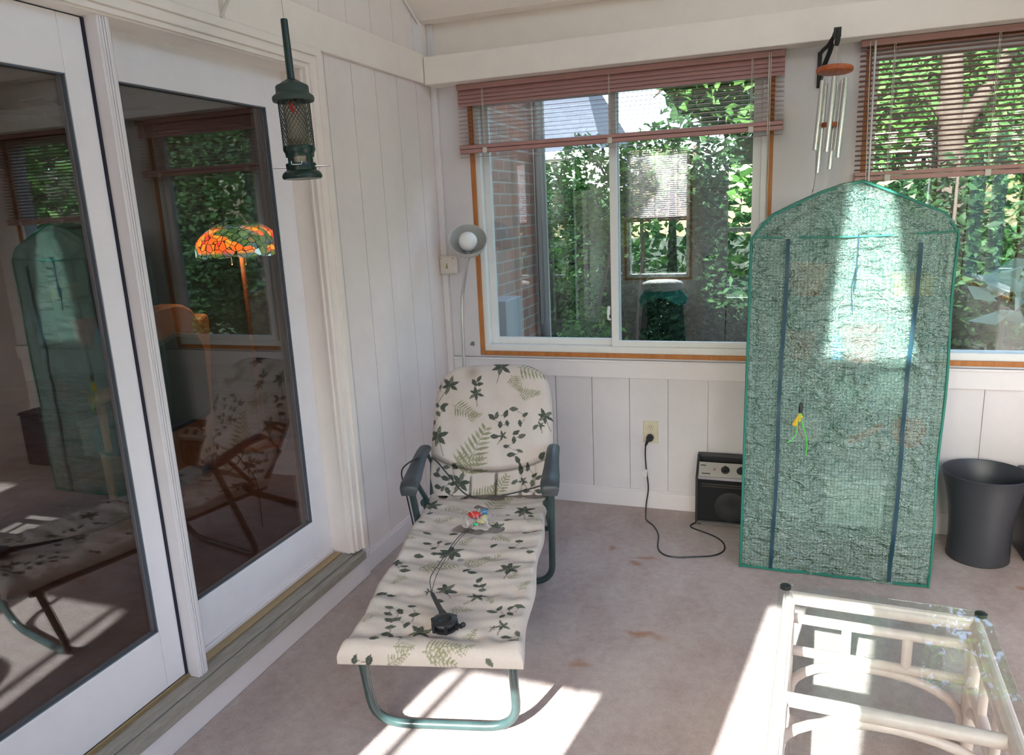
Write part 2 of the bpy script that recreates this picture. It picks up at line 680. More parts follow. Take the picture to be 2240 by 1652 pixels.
def door_panel(name, x, y0, y1, z0, z1, st, rb, rt):
    b = MB()
    t = 0.038
    b.box((x - t, y0, z0), (x, y0 + st, z1))
    b.box((x - t, y1 - st, z0), (x, y1, z1))
    b.box((x - t, y0 + st, z0), (x, y1 - st, z0 + rb))
    b.box((x - t, y0 + st, z1 - rt), (x, y1 - st, z1))
    o = struct(b.build(name, DOORW, bevel=0.003))
    g = MB()
    g.box((x - 0.024, y0 + st - .006, z0 + rb - .006), (x - 0.017, y1 - st + .006, z1 - rt + .006))
    g.build('pane', GLASS_D, o)
    s = MB()
    a0, a1, c0, c1 = y0 + st, y1 - st, z0 + rb, z1 - rt
    for (p, q) in (((a0, c0), (a1, c0 + .004)), ((a0, c1 - .004), (a1, c1)), ((a0, c0), (a0 + .004, c1)), ((a1 - .004, c0), (a1, c1))):
        s.box((x - 0.017, p[0], p[1]), (x - 0.004, q[0], q[1]))
    s.build('glazing_seal', plain('dark_blue_grey_seal', (0.10, 0.115, 0.14), 0.6), o)
    return o


dk_gap = plain('dark_gap_shade', (0.02, 0.018, 0.035), 0.8)
d1 = door_panel('door_1', -0.062, -3.05, -2.116, 0.150, 2.182, 0.075, 0.200, 0.155)
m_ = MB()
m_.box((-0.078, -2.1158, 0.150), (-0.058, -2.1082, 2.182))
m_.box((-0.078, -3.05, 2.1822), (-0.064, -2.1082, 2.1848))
m_.build('gap_shade', dk_gap, d1)  # dark strips put in where the gap round the door lies in shade
door_panel('door_2', -0.104, -2.09, -1.174, 0.146, 2.200, 0.114, 0.188, 0.160)

# ------------------------------------------------------------------ north windows


def frame_rect(b, y0, y1, x0, x1, z0, z1, w, mi=0, wb=None, wt=None):
    wb = wb or w
    wt = wt or w
    b.box((x0, y0, z0), (x0 + w, y1, z1), mi)
    b.box((x1 - w, y0, z0), (x1, y1, z1), mi)
    b.box((x0 + w, y0, z0), (x1 - w, y1, z0 + wb), mi)
    b.box((x0 + w, y0, z1 - wt), (x1 - w, y1, z1), mi)


def n_window(name, x0, x1, z0, z1, slider):
    b = MB()
    frame_rect(b, -0.002, 0.09, x0, x1, z0, z1, 0.030, wb=0.034, wt=0.028)
    o = struct(b.build(name, VINYL, bevel=0.002))
    w = MB()
    frame_rect(w, -0.013, 0.002, x0 - 0.023, x1 + 0.023, z0 - 0.024, z1 + 0.025, 0.023)
    w.build('wood_casing', ORANGE, o, bevel=0.002)
    i0, i1, j0, j1 = x0 + 0.030, x1 - 0.030, z0 + 0.034, z1 - 0.028
    if slider:
        m = 0.965
        s = MB()
        frame_rect(s, 0.045, 0.070, i0, m + 0.02, j0, j1, 0.036, wb=0.036, wt=0.030)
        so = s.build('sash', VINYL, o, bevel=0.002)
        g = MB()
        g.box((i0 + 0.03, 0.055, j0 + .03), (m - 0.010, 0.060, j1 - .02))
        g.build('pane', GLASS_W, so)
        s = MB()
        frame_rect(s, 0.012, 0.037, m - 0.022, i1, j0, j1, 0.038, wb=0.030, wt=0.030)
        so = s.build('sash', VINYL, o, bevel=0.002)
        g = MB()
        g.box((m + 0.012, 0.022, j0 + .025), (i1 - 0.034, 0.027, j1 - .02))
        g.build('pane', GLASS_W, so)
        h = MB()
        h.tube(fillet([(0.936, 0.008, 1.09), (0.930, -0.008, 1.085), (0.930, -0.010, 1.035), (0.936, 0.008, 1.03)], 0.01), 0.006, 8)
        h.box((0.926, -0.004, 1.055), (0.938, 0.012, 1.10))
        h.build('latch', VINYL, o, smooth=True)
    else:
        g = MB()
        g.box((i0 - 0.004, 0.030, j0 - .004), (i1 + 0.004, 0.035, j1 + .004))
        g.build('pane', GLASS_W, o)
    return o


n_window('window_1', 0.222, 1.700, 0.851, 2.215, True)
n_window('window_2', 2.120, 3.050, 0.851, 2.215, False)


def blind(name, label, x0, x1, ztop, zbot, n_open, pitch, tilt, y, cords, stack, group, axis='x', mir=1, mat=None):
    """venetian blind; axis x: hangs on a wall facing -y*mir, axis y: slats run along y"""
    def P(a, d, z):
        return (a, y + d * mir, z) if axis == 'x' else (y + d * mir, a, z)

    def B(mb, a0, a1, d0, d1, z0, z1):
        p, q = P(a0, d0, z0), P(a1, d1, z1)
        mb.box(p, q)
    mid = (x0 + x1) / 2
    o = thing(name, label, 'window blind', P(mid, 0, zbot), 0, group)
    h = MB()
    B(h, x0, x1, -0.018, 0.018, ztop - 0.026, ztop)
    h.build('headrail', MAUVE, o, bevel=0.002)
    s = MB()
    zs = ztop - 0.030
    hw = 0.0125

    def slat(z, ang):
        ca, sa = math.cos(ang) * hw, math.sin(ang) * hw
        vs = []
        for a in (x0, x1):
            for t in (-1, -0.5, 0, 0.5, 1):
                vs.append(P(a, t * ca, z + t * sa + 0.0018 * (1 - t * t)))
        m = len(vs)
        vs += [(p[0], p[1], p[2] - 0.0007) for p in vs]
        fs = []
        for i in range(4):
            fs.append((i, i + 1, i + 6, i + 5))
            fs.append((m + i, m + i + 5, m + i + 6, m + i + 1))
        fs += [(0, 5, m + 5, m), (4, m + 4, m + 9, 9), (0, m, m + 4, 4), (5, 9, m + 9, m + 5)]
        s.add(vs, fs)
    for k in range(stack):
        slat(zs - 0.019 * k - 0.008, 1.15)
    zs -= 0.019 * stack
    for k in range(n_open):
        slat(zs - pitch * (k + 0.5), tilt)
    s.build('slats', mat or MAUVE, o)
    r = MB()
    B(r, x0, x1, -0.014, 0.014, zbot, zbot + 0.020)
    B(r, x0, x1, -0.017, 0.011, zbot + 0.022, zbot + 0.040)
    r.build('bottom_rail', MAUVE, o, bevel=0.003)
    for cx in cords:
        c = MB()
        for dd in (-0.0155, 0.0155):
            c.tube([P(cx, dd, ztop - 0.02), P(cx, dd, zbot + 0.01)], 0.0011, 5)
            c.tube([P(cx + 0.006, dd, ztop - 0.02), P(cx + 0.006, dd, zbot + 0.01)], 0.0008, 5)
        B(c, cx - 0.008, cx + 0.014, -0.019, 0.016, zbot - 0.003, zbot + 0.024)
        c.build('ladder_cord', CORDM, o)
    return o


bl1 = blind('window_blind', 'dusty pink blind raised high over the slider window beside the corner', 0.160, 1.762, 2.258, 1.916, 13, 0.0205, 0.10, -0.040, (0.30, 0.96, 1.62), 4, None)
c = MB()
c.tube([(1.695, -0.060, 2.25), (1.697, -0.060, 1.80), (1.698, -0.058, 1.02)], 0.0022, 6)
c.tube([(1.703, -0.060, 2.25), (1.704, -0.060, 1.80), (1.704, -0.058, 1.05)], 0.0016, 6)
c.build('pull_cord', CORDM, bl1)
bl2 = blind('window_blind', 'dusty pink blind with open slats half lowered behind the wind chime', 2.070, 3.105, 2.258, 1.668, 26, 0.0208, -0.24, -0.040, (2.20, 2.585, 2.97), 0, None)
c = MB()
c.tube([(2.125, -0.062, 2.25), (2.128, -0.062, 1.66)], 0.0045, 6)
c.tube([(2.105, -0.060, 2.25), (2.118, -0.060, 1.60)], 0.0016, 6)
c.build('tilt_wand', plain('clear_wand', (0.6, 0.6, 0.58), 0.2), bl2, smooth=True)

# ------------------------------------------------------------------ south wall, door and windows (behind the camera, seen in the panes)
S_HOLES = [(0.25, 0.90, 0.86, 2.20), (1.03, 1.83, -0.02, 2.10), (2.16, 3.08, 0.86, 2.20)]
b = MB()
wall_xz(b, D - WT, D, -0.12, W + 0.12, 0.0, 3.06, S_HOLES)
# upper part with an unseen opening, tapered to shape the sun patch on the greenhouse
b.box((-0.12, D - WT, 3.06), (W + .12, D, 3.08))
b.prism([(-0.12, 3.08), (1.385, 3.08), (1.45, 3.82), (1.45, 5.0), (-0.12, 5.0)], D - WT, D)
b.prism([(1.735, 3.08), (W + .12, 3.08), (W + .12, 5.0), (1.60, 5.0), (1.60, 3.82)], D - WT, D)
b.prism([(1.45, 3.82), (1.60, 3.82), (1.60, 5.0), (1.45, 5.0)], D - WT, D)
struct(b.build('wall_south', WHITE))


def s_window(name, x0, x1, z0, z1, midrail=None, mull=None):
    b = MB()
    frame_rect(b, D - 0.09, D + 0.004, x0, x1, z0, z1, 0.035)
    if midrail:
        b.box((x0 + .035, D - .06, midrail - .02), (x1 - .035, D - .02, midrail + .02))
    if mull:
        b.box((mull - .02, D - .06, z0 + .035), (mull + .02, D - .02, z1 - .035))
    o = struct(b.build(name, VINYL))
    w = MB()
    frame_rect(w, D - 0.002, D + 0.013, x0 - 0.023, x1 + 0.023, z0 - 0.023, z1 + 0.023, 0.023)
    w.build('wood_casing', ORANGE, o)
    g = MB()
    g.box((x0 + 0.03, D - 0.045, z0 + .03), (x1 - 0.03, D - 0.040, z1 - .03))
    g.build('pane', GLASS_W, o)
    return o


t = NT('bright_lit_pink_slat')  # paler copy of the pink slat, brightness of the sun put into its colour
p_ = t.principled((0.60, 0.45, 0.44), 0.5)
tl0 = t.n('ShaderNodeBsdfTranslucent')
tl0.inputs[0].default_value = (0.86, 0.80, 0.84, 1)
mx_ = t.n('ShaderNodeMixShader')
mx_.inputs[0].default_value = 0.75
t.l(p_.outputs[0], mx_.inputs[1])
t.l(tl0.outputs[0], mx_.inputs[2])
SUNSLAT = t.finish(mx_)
s_window('window_3', 0.25, 0.90, 0.86, 2.20, None)
s_window('window_4', 2.16, 3.08, 0.86, 2.20, None)
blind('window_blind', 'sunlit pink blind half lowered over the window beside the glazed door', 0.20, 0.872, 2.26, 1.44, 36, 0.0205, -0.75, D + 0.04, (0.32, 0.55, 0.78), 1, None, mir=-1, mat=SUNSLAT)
b = MB()
b.prism([(1.39, 3.085), (1.73, 3.085), (1.598, 3.815), (1.452, 3.815)], D - .06, D - .055)
o = struct(b.build('window_5', GLASS_W))  # unseen pane, its outline cut to the greenhouse sun patch
# storm door with two lights
b = MB()
x0, x1 = 1.0305, 1.8295
b.box((x0, D - .07, 0.02), (x0 + .24, D - .03, 2.095))
b.box((x1 - .17, D - .07, 0.02), (x1, D - .03, 2.095))
for (z0, z1) in ((0.02, 0.64), (1.30, 1.345), (1.955, 2.099)):
    b.box((x0 + .23, D - .07, z0), (x1 - .16, D - .03, z1))
o = struct(b.build('door_3', DOORW))
g = MB()
g.box((x0 + .22, D - .052, 0.63), (x1 - .15, D - .047, 1.31))
g.box((x0 + .22, D - .052, 1.335), (x1 - .15, D - .047, 1.96))
g.build('pane', GLASS_W, o)
h = MB()
h.tube(fillet([(1.075, D - .03, 1.06), (1.075, D + .03, 1.06), (1.165, D + .03, 1.06)], .012), .009, 8)
h.build('handle', BLACKP, o, smooth=True)

# ------------------------------------------------------------------ east wall
b = MB()
E_H = [(-1.86, -0.34, 0.86, 2.20), (-3.66, -2.14, 0.86, 2.20)]
y = D
for (a, c_, d_, e_) in sorted(E_H):
    b.box((W, y, 0), (W + WT, a, 2.8))
    b.box((W, a, 0), (W + WT, c_, d_))
    b.box((W, a, e_), (W + WT, c_, 2.8))
    y = c_
b.box((W, y, 0), (W + WT, 0.12, 2.8))
b.box((W, D, 2.8), (W + WT, -3.62, 5.0))
b.box((W, -1.08, 2.8), (W + WT, 0.12, 5.0))
b.box((W, -3.62, 3.84), (W + WT, -1.08, 5.0))
struct(b.build('wall_east', WHITE))
b = MB()
b.box((W - .015, D, 0), (W - .0005, -0.025, 0.10))
struct(b.build('baseboard_east', TRIMW))
b = MB()
b.box((W - .11, D, 2.26), (W - .0005, -0.145, 2.395))
struct(b.build('trim_10', TRIMW))
for i, (a, c_, d_, e_) in enumerate(E_H):
    b = MB()
    for (p, q) in (((a, d_), (a + .035, e_)), ((c_ - .035, d_), (c_, e_)), ((a + .035, d_), (c_ - .035, d_ + .035)),
                   ((a + .035, e_ - .035), (c_ - .035, e_)), (((a + c_) / 2 - .02, d_ + .035), ((a + c_) / 2 + .02, e_ - .035))):
        b.box((W - .004, p[0], p[1]), (W + .09, q[0], q[1]))
    o = struct(b.build('window_%d' % (6 + i), VINYL))
    w_ = MB()
    for (p, q) in (((a - .023, d_ - .023), (a, e_ + .023)), ((c_, d_ - .023), (c_ + .023, e_ + .023)), ((a, d_ - .023), (c_, d_)), ((a, e_), (c_, e_ + .023))):
        w_.box((W - .013, p[0], p[1]), (W + .002, q[0], q[1]))
    w_.build('wood_casing', ORANGE, o)
    g = MB()
    g.box((W + .04, a + .03, d_ + .03), (W + .045, c_ - .03, e_ - .03))
    g.build('pane', GLASS_W, o)
blind('window_blind', 'pink blind part lowered on the side wall window nearest the greenhouse', -1.90, -0.30, 2.26, 1.80, 18, 0.0205, 0.2, W - 0.04, (-1.7, -1.1, -0.5), 1, None, axis='y')

b = MB()
for (p, q) in (((-3.62, 2.8), (-3.585, 3.84)), ((-1.115, 2.8), (-1.08, 3.84)), ((-3.585, 2.8), (-1.115, 2.835)), ((-3.585, 3.805), (-1.115, 3.84)), ((-2.37, 2.835), (-2.33, 3.805))):
    b.box((W + .01, p[0], p[1]), (W + .09, q[0], q[1]))
o = struct(b.build('window_8', VINYL))  # unseen window added to let more sky light onto the upper room
g = MB()
g.box((W + .04, -3.59, 2.83), (W + .045, -1.11, 3.81))
g.build('pane', GLASS_W, o)

# ceiling: short flat strip, then a rising slope
b = MB()
prof = [(0.12, 2.571), (-0.12, 2.571), (D - .12, roof_z(D - .12))]
vs = []
for (yy, zz) in prof:
    vs += [(-0.12, yy, zz), (W + .12, yy, zz)]
for (yy, zz) in prof:
    vs += [(-0.12, yy, zz + .15), (W + .12, yy, zz + .15)]
fs = [(0, 1, 3, 2), (2, 3, 5, 4), (6, 8, 9, 7), (8, 10, 11, 9), (0, 6, 7, 1), (4, 5, 11, 10), (0, 2, 8, 6), (2, 4, 10, 8), (1, 7, 9, 3), (3, 9, 11, 5)]
b.add(vs, fs)
struct(b.build('ceiling', CEILW))
b = MB()
b.box((0.0005, -0.20, 2.413), (0.011, -0.115, 2.552))
b.tube([(0.012, -0.13, 2.55), (0.012, -0.95, 3.0)], 0.006, 4)
struct(b.build('trim_11', TRIMW))

# ------------------------------------------------------------------ chaise longue
CH = Vector((0.585, -0.94, 0))
CA = Vector((-0.225, 0.974, 0))
CS = Vector((0.974, 0.225, 0))


def cl(s, a, z):
    return CH + CS * s + CA * a + Vector((0, 0, z))


SS =  [(-0.232, -0.139, 0.041), (0.175, -0.187, 0.044), (-0.061, -0.561, 0.044), (0.077, -0.329, 0.033), (0.169, -0.685, 0.042), (-0.245, -0.659, 0.026), (-0.028, -0.831, 0.034), (-0.081, -0.849, 0.016), (0.088, -0.882, 0.029), (-0.052, -1.101, 0.037), (0.196, -1.063, 0.021), (0.169, -1.073, 0.011)]
SL =  [(-0.234, -0.303, 90), (-0.208, -0.685, 90), (-0.195, -0.72, 90), (-0.179, -0.593, 95), (-0.186, -0.406, 120), (-0.169, -0.49, 100), (-0.135, -0.529, 60), (-0.124, -0.477, 20), (-0.089, -0.488, 45), (-0.097, -0.568, 80), (-0.083, -0.404, 100), (-0.119, -0.572, 70), (0.204, -0.393, 60), (0.231, -0.382, 80), (0.184, -0.467, 90), (0.163, -0.518, 90), (0.208, -0.527, 90), (0.238, -0.565, 90), (0.072, -0.805, 130), (0.092, -0.804, 50), (0.098, -0.832, 80), (0.078, -0.772, 20), (-0.236, -0.872, 70), (-0.202, -0.876, 95), (-0.185, -0.965, 110), (-0.177, -1.007, 120), (-0.142, -0.991, 150), (-0.162, -1.047, 120), (-0.14, -1.037, 30), (-0.101, -1.064, 20), (-0.089, -1.01, 80), (-0.111, -0.959, 90), (-0.148, -1.079, 80), (-0.151, -1.111, 100), (-0.134, -1.127, 160), (-0.101, -1.143, 150), (0.152, -0.978, 110), (0.172, -0.956, 30), (0.189, -1.007, 20), (0.208, -0.951, 45), (0.237, -0.943, 110), (0.213, -0.992, 140), (0.213, -1.115, 90), (0.236, -1.156, 100), (0.246, -1.095, 160), (-0.17, -1.168, 90)]
SF =  [(-0.129, -0.164, 0.061, 100), (-0.052, -0.201, 0.06, 80), (0.064, -0.099, 0.112, 30), (0.222, -0.282, 0.048, 90), (-0.249, -0.458, 0.037, 90), (-0.082, -0.673, 0.094, 80), (-0.121, -0.692, 0.051, 60), (0.048, -0.634, 0.077, 70), (0.093, -0.587, 0.052, 60), (0.232, -0.808, 0.039, 30), (0.053, -0.97, 0.049, 100), (0.108, -1.113, 0.042, 25), (-0.235, -1.043, 0.034, 40), (-0.074, -1.197, 0.041, 90), (0.037, -1.2, 0.075, 80), (0.105, -1.197, 0.041, 60)]
BS =  [(-0.193, 0.507, 0.042), (-0.243, 0.509, 0.015), (-0.066, 0.461, 0.031), (0.044, 0.599, 0.044), (0.061, 0.26, 0.02), (0.248, 0.352, 0.033), (0.232, 0.31, 0.018), (-0.235, 0.262, 0.046), (-0.134, 0.061, 0.044), (0.151, 0.067, 0.02)]
BL =  [(-0.254, 0.53, 40), (-0.055, 0.534, 30), (-0.077, 0.515, 150), (-0.05, 0.507, 80), (0.11, 0.385, 90), (0.162, 0.358, 60), (0.139, 0.318, 170), (0.075, 0.363, 20), (0.033, 0.356, 10), (0.012, 0.346, 130), (0.05, 0.312, 0), (0.082, 0.316, 170), (0.149, 0.258, 70), (0.123, 0.274, 60), (0.113, 0.241, 0), (0.08, 0.212, 95), (0.14, 0.191, 110), (0.103, 0.174, 80), (0.132, 0.149, 150), (0.026, 0.258, 90), (0.208, 0.3, 40), (-0.248, 0.413, 150), (-0.21, 0.411, 80), (-0.219, 0.394, 150), (-0.241, 0.371, 140), (-0.26, 0.334, 150), (-0.276, 0.287, 140), (-0.282, 0.222, 160), (-0.235, 0.119, 30), (-0.239, 0.096, 110), (-0.199, 0.08, 110), (-0.175, 0.086, 140), (-0.21, 0.034, 20), (-0.186, 0.023, 150), (-0.232, 0.042, 110), (-0.156, 0.13, 110), (-0.197, 0.13, 90), (0.142, 0.117, 0), (0.173, 0.126, 10), (0.202, 0.093, 60), (0.193, 0.059, 10), (0.167, 0.023, 90), (0.224, 0.021, 100), (0.239, 0.174, 40), (0.114, 0.063, 60), (0.221, 0.082, 60)]
BF =  [(0.202, 0.574, 0.114, 105), (0.118, 0.507, 0.066, 150), (0.18, 0.457, 0.066, 80), (-0.114, 0.381, 0.083, 115), (-0.066, 0.352, 0.048, 70), (-0.061, 0.197, 0.162, 25), (-0.088, 0.147, 0.088, 80), (0.048, 0.034, 0.096, 30), (-0.018, 0.008, 0.088, 60)]



def leaf_mask(S, T, cx, cy, deg, L, Wd):
    """pointed oval leaf whose middle is at cx,cy; deg clockwise from +T"""
    th = math.radians(deg)
    dx, dy = math.sin(th), math.cos(th)
    u = ((S - cx) * dx + (T - cy) * dy) / L + 0.5
    v = (-(S - cx) * dy + (T - cy) * dx)
    inside = (u > 0) & (u < 1)
    w = Wd * np.sin(np.pi * np.clip(u, 0, 1)) ** 0.8 * (1.15 - 0.45 * np.clip(u, 0, 1))
    return inside & (np.abs(v) < w), inside & (np.abs(v) < w * 0.12)


def print_pattern(S, T, stars, leaves, ferns, base, seed):
    rng = np.random.RandomState(seed)
    n = len(S)
    col = np.tile(np.array(base), (n, 1))
    DK, MD, FE, FE2, ST = (0.075, 0.085, 0.070), (0.135, 0.145, 0.115), (0.30, 0.29, 0.185), (0.37, 0.35, 0.235), (0.20, 0.17, 0.14)

    def near(cx, cy, r):
        return np.where((np.abs(S - cx) < r) & (np.abs(T - cy) < r))[0]

    def stem(x0, y0, x1, y1, w=0.0016, c=ST):
        idx = near((x0 + x1) / 2, (y0 + y1) / 2, math.hypot(x1 - x0, y1 - y0) / 2 + 0.01)
        if not len(idx):
            return
        d = np.array((x1 - x0, y1 - y0))
        L2 = d @ d + 1e-9
        t = np.clip(((S[idx] - x0) * d[0] + (T[idx] - y0) * d[1]) / L2, 0, 1)
        dist = np.hypot(S[idx] - x0 - t * d[0], T[idx] - y0 - t * d[1])
        col[idx[dist < w]] = c

    def leaf(cx, cy, deg, L, wd, c, c2=None):
        idx = near(cx, cy, L)
        if not len(idx):
            return
        m, v = leaf_mask(S[idx], T[idx], cx, cy, deg, L, wd)
        col[idx[m]] = c
        if c2 is not None:
            col[idx[v]] = c2

    for (cx, cy, L, deg) in ferns:
        L *= 1.25
        th = math.radians(deg)
        dx, dy = math.sin(th), math.cos(th)
        stem(cx - dx * L * 0.6, cy - dy * L * 0.6, cx + dx * L * 0.5, cy + dy * L * 0.5, 0.0014, FE)
        m = 9 if L > .08 else 7
        for k in range(m):
            f = k / (m - 1)
            px, py = cx + dx * L * (f - 0.5), cy + dy * L * (f - 0.5)
            ll = L * (0.50 - 0.33 * f)
            for sgn in (-1, 1):
                a = deg + sgn * (62 - 12 * f)
                tx, ty = math.sin(math.radians(a)), math.cos(math.radians(a))
                leaf(px + tx * ll * 0.5, py + ty * ll * 0.5, a, ll, L * 0.036, FE if (k + (sgn > 0)) % 3 else FE2)
    for (cx, cy, r) in stars:
        r *= 1.18
        rot = rng.uniform(0, 72)
        n_l = 5 if r < 0.03 else 6
        stem(cx, cy, cx + rng.uniform(-.5, .5) * r * 2.2, cy - r * 1.7)
        for k in range(n_l):
            a = rot + 360 / n_l * k + rng.uniform(-8, 8)
            ll = r * rng.uniform(0.78, 1.1)
            leaf(cx + math.sin(math.radians(a)) * ll * 0.52, cy + math.cos(math.radians(a)) * ll * 0.52, a, ll, r * 0.21,
                 DK if k % 3 else MD, MD if k % 3 else FE)
    pts = [(x, y) for x, y, d in leaves]
    for i, (cx, cy, deg) in enumerate(leaves):
        if i and math.hypot(pts[i][0] - pts[i - 1][0], pts[i][1] - pts[i - 1][1]) < 0.075:
            mx, my = (pts[i][0] + pts[i - 1][0]) / 2, (pts[i][1] + pts[i - 1][1]) / 2
            stem(pts[i][0], pts[i][1], mx + .006, my - .006, 0.0011)
            stem(pts[i - 1][0], pts[i - 1][1], mx + .006, my - .006, 0.0011)
        L = rng.uniform(0.031, 0.043)
        leaf(cx, cy, deg, L, L * 0.27, DK if i % 4 else MD, MD)
    return col


def mat_fabric():
    t = NT('cream_leaf_print_canvas')
    at = t.n('ShaderNodeAttribute', attribute_name='print')
    v = t.coord(1.0)
    weave = t.noise(t.coord((260, 30, 260)), 2.0, 2)
    f2 = t.noise(v, 6.0, 5)
    c = t.mixc(0.35, at.outputs['Color'], (0.5, 0.5, 0.5))
    t.t.nodes.remove(c.node)
    mul = t.n('ShaderNodeMixRGB', blend_type='MULTIPLY')
    mul.inputs[0].default_value = 1.0
    t.l(at.outputs['Color'], mul.inputs[1])
    t.l(t.ramp(weave, [(0.3, (0.88, 0.87, 0.85)), (0.7, (1.0, 1.0, 1.0))]), mul.inputs[2])
    mul2 = t.n('ShaderNodeMixRGB', blend_type='MULTIPLY')
    mul2.inputs[0].default_value = 1.0
    t.l(mul.outputs[0], mul2.inputs[1])
    t.l(t.ramp(f2, [(0.3, (0.93, 0.90, 0.88)), (0.65, (1, 1, 1))]), mul2.inputs[2])
    return t.finish(t.principled(mul2.outputs[0], 0.9, 0, 0.15, t.bump(weave, 0.25, 0.001)))


FABRIC = mat_fabric()
PLAINF = plain('cream_canvas_back', (0.58, 0.50, 0.43), 0.9)
CBASE = (0.66, 0.58, 0.535)


def fabric_grid(name, pos, cols, nu, nv, parent, under=None):
    """pos: (nu*nv,3) positions, cols: (nu*nv,3)"""
    me = bpy.data.meshes.new(name)
    i = np.arange(nu - 1)
    j = np.arange(nv - 1)
    I, J = np.meshgrid(i, j)
    a = (J * nu + I).ravel()
    f = np.stack([a, a + 1, a + nu + 1, a + nu], 1)
    vs = pos.tolist()
    fs = f.tolist()
    base = len(vs)
    if under:
        # boundary ring closed by one underside polygon
        ring = list(range(nu)) + [nu * k + nu - 1 for k in range(1, nv)] + [nu * (nv - 1) + k for k in range(nu - 2, -1, -1)] + [nu * k for k in range(nv - 2, 0, -1)]
        fs.append(ring[::-1])
    me.from_pydata(vs, [], fs)
    at = me.color_attributes.new('print', 'FLOAT_COLOR', 'POINT')
    rgba = np.ones((base, 4), np.float32)
    rgba[:, :3] = cols
    at.data.foreach_set('color', rgba.ravel())
    me.materials.append(FABRIC)
    me.polygons.foreach_set('use_smooth', [True] * len(me.polygons))
    o = bpy.data.objects.new(name, me)
    scene.collection.objects.link(o)
    o.parent = parent
    o.matrix_parent_inverse = world_of(parent).inverted()
    return o


chaise = thing('chaise_longue', 'reclining garden lounger with leaf print cushion on dark green tube frame', 'lounger', tuple(CH))

# seat cushion
nu, nv = 175, 380
HW, R0, SIDE = 0.246, 0.020, 0.022
uu = np.linspace(-1, 1, nu)
vv = np.linspace(0, 1, nv)
arc_s = uu * (HW + R0 * math.pi / 2 + SIDE)
A_LO, A_HI = -1.195, 0.0
ext = R0 * math.pi / 2 + SIDE
arc_a = (A_LO - ext) + vv * ((A_HI + 0.02) - (A_LO - ext))


def wrap(arc, lim):
    d = np.clip(np.abs(arc) - lim, 0, None)
    ang = np.clip(d / R0, 0, math.pi / 2)
    hz = np.minimum(np.abs(arc), lim) + R0 * np.sin(ang)
    drop = R0 * (1 - np.cos(ang)) + np.clip(d - R0 * math.pi / 2, 0, None)
    return np.sign(arc) * hz, drop


sx, ds = wrap(arc_s, HW)
ax_, da = wrap(np.where(arc_a < 0, arc_a, 0), -A_LO)
ax_ = np.where(arc_a > 0, arc_a, ax_)
SG, AG = np.meshgrid(sx, ax_)
ARS, ARA = np.meshgrid(arc_s, arc_a)
DS, DA = np.meshgrid(ds, da)
drop = np.maximum(DS, DA)
rows = np.array([-0.02, -0.36, -0.60, -0.86, -1.125])
q = np.min(np.abs(AG[..., None] - rows - 0.012 * np.sin(SG[..., None] * 14 + rows * 20)), axis=-1)
crease = np.exp(-(q / 0.028) ** 2)
puff = -0.011 * crease * (0.55 + 0.45 * np.cos(SG * 2 * math.pi / 0.21) ** 2)
puff += 0.0018 * np.sin(SG * 95 + AG * 22 + 2 * np.sin(AG * 17)) * np.exp(-(q / 0.05) ** 2)
puff += 0.004 * np.sin(AG * 47 + 3 * np.sin(SG * 9)) * np.cos(SG * 13 + AG * 6)
puff += 0.0009 * np.sin(AG * 118 + 5 * np.sin(SG * 7 + 1))
puff += -0.012 * np.exp(-((AG + 0.55) / 0.35) ** 2) * (1 - (SG / 0.27) ** 2)
puff += 0.014 * np.exp(-((AG + 1.17) / 0.045) ** 2)
Z = 0.392 + puff * np.clip(1 - DS / 0.03, 0, 1) * np.clip(1 - DA / 0.03, 0, 1) - drop
SG = SG + 0.006 * np.sin(AG * 15 + 1) * np.sign(SG) * (np.abs(SG) / 0.27) ** 3
SL += [(-0.215, -1.232, 20), (-0.175, -1.235, 200), (0.175, -1.232, 140)]
SF += [(-0.15, -0.28, 0.055, 70), (0.11, -0.44, 0.06, 120), (-0.20, -0.78, 0.05, 200), (0.19, -0.74, 0.045, 20), (0.03, -0.30, 0.05, 95), (-0.02, -0.46, 0.05, 40), (0.13, -0.90, 0.045, 150)]
SL += [(0.02, -0.70, 40), (0.045, -0.72, 110), (-0.22, -0.22, 30), (0.12, -0.28, 70), (0.21, -0.24, 120), (-0.03, -0.92, 100), (0.09, -0.50, 30)]
SF += [(-0.09, -1.228, 0.05, 60), (0.04, -1.226, 0.06, 110)]
col = print_pattern(ARS.ravel(), ARA.ravel(), SS, SL, SF, CBASE, 4)
pos = np.array(CH)[None] + SG.ravel()[:, None] * np.array(CS) + AG.ravel()[:, None] * np.array(CA)
pos[:, 2] = Z.ravel()
fabric_grid('seat_cushion', pos, col, nu, nv, chaise, True)

# backrest cushion: direction and front normal in (a, z)
BA, BZ = 0.34 / 0.617, 0.515 / 0.617
NA, NZ = -BZ, BA


def back_pt(s, t, n):
    return cl(s, BA * t + NA * n, 0.375 + BZ * t + NZ * n)


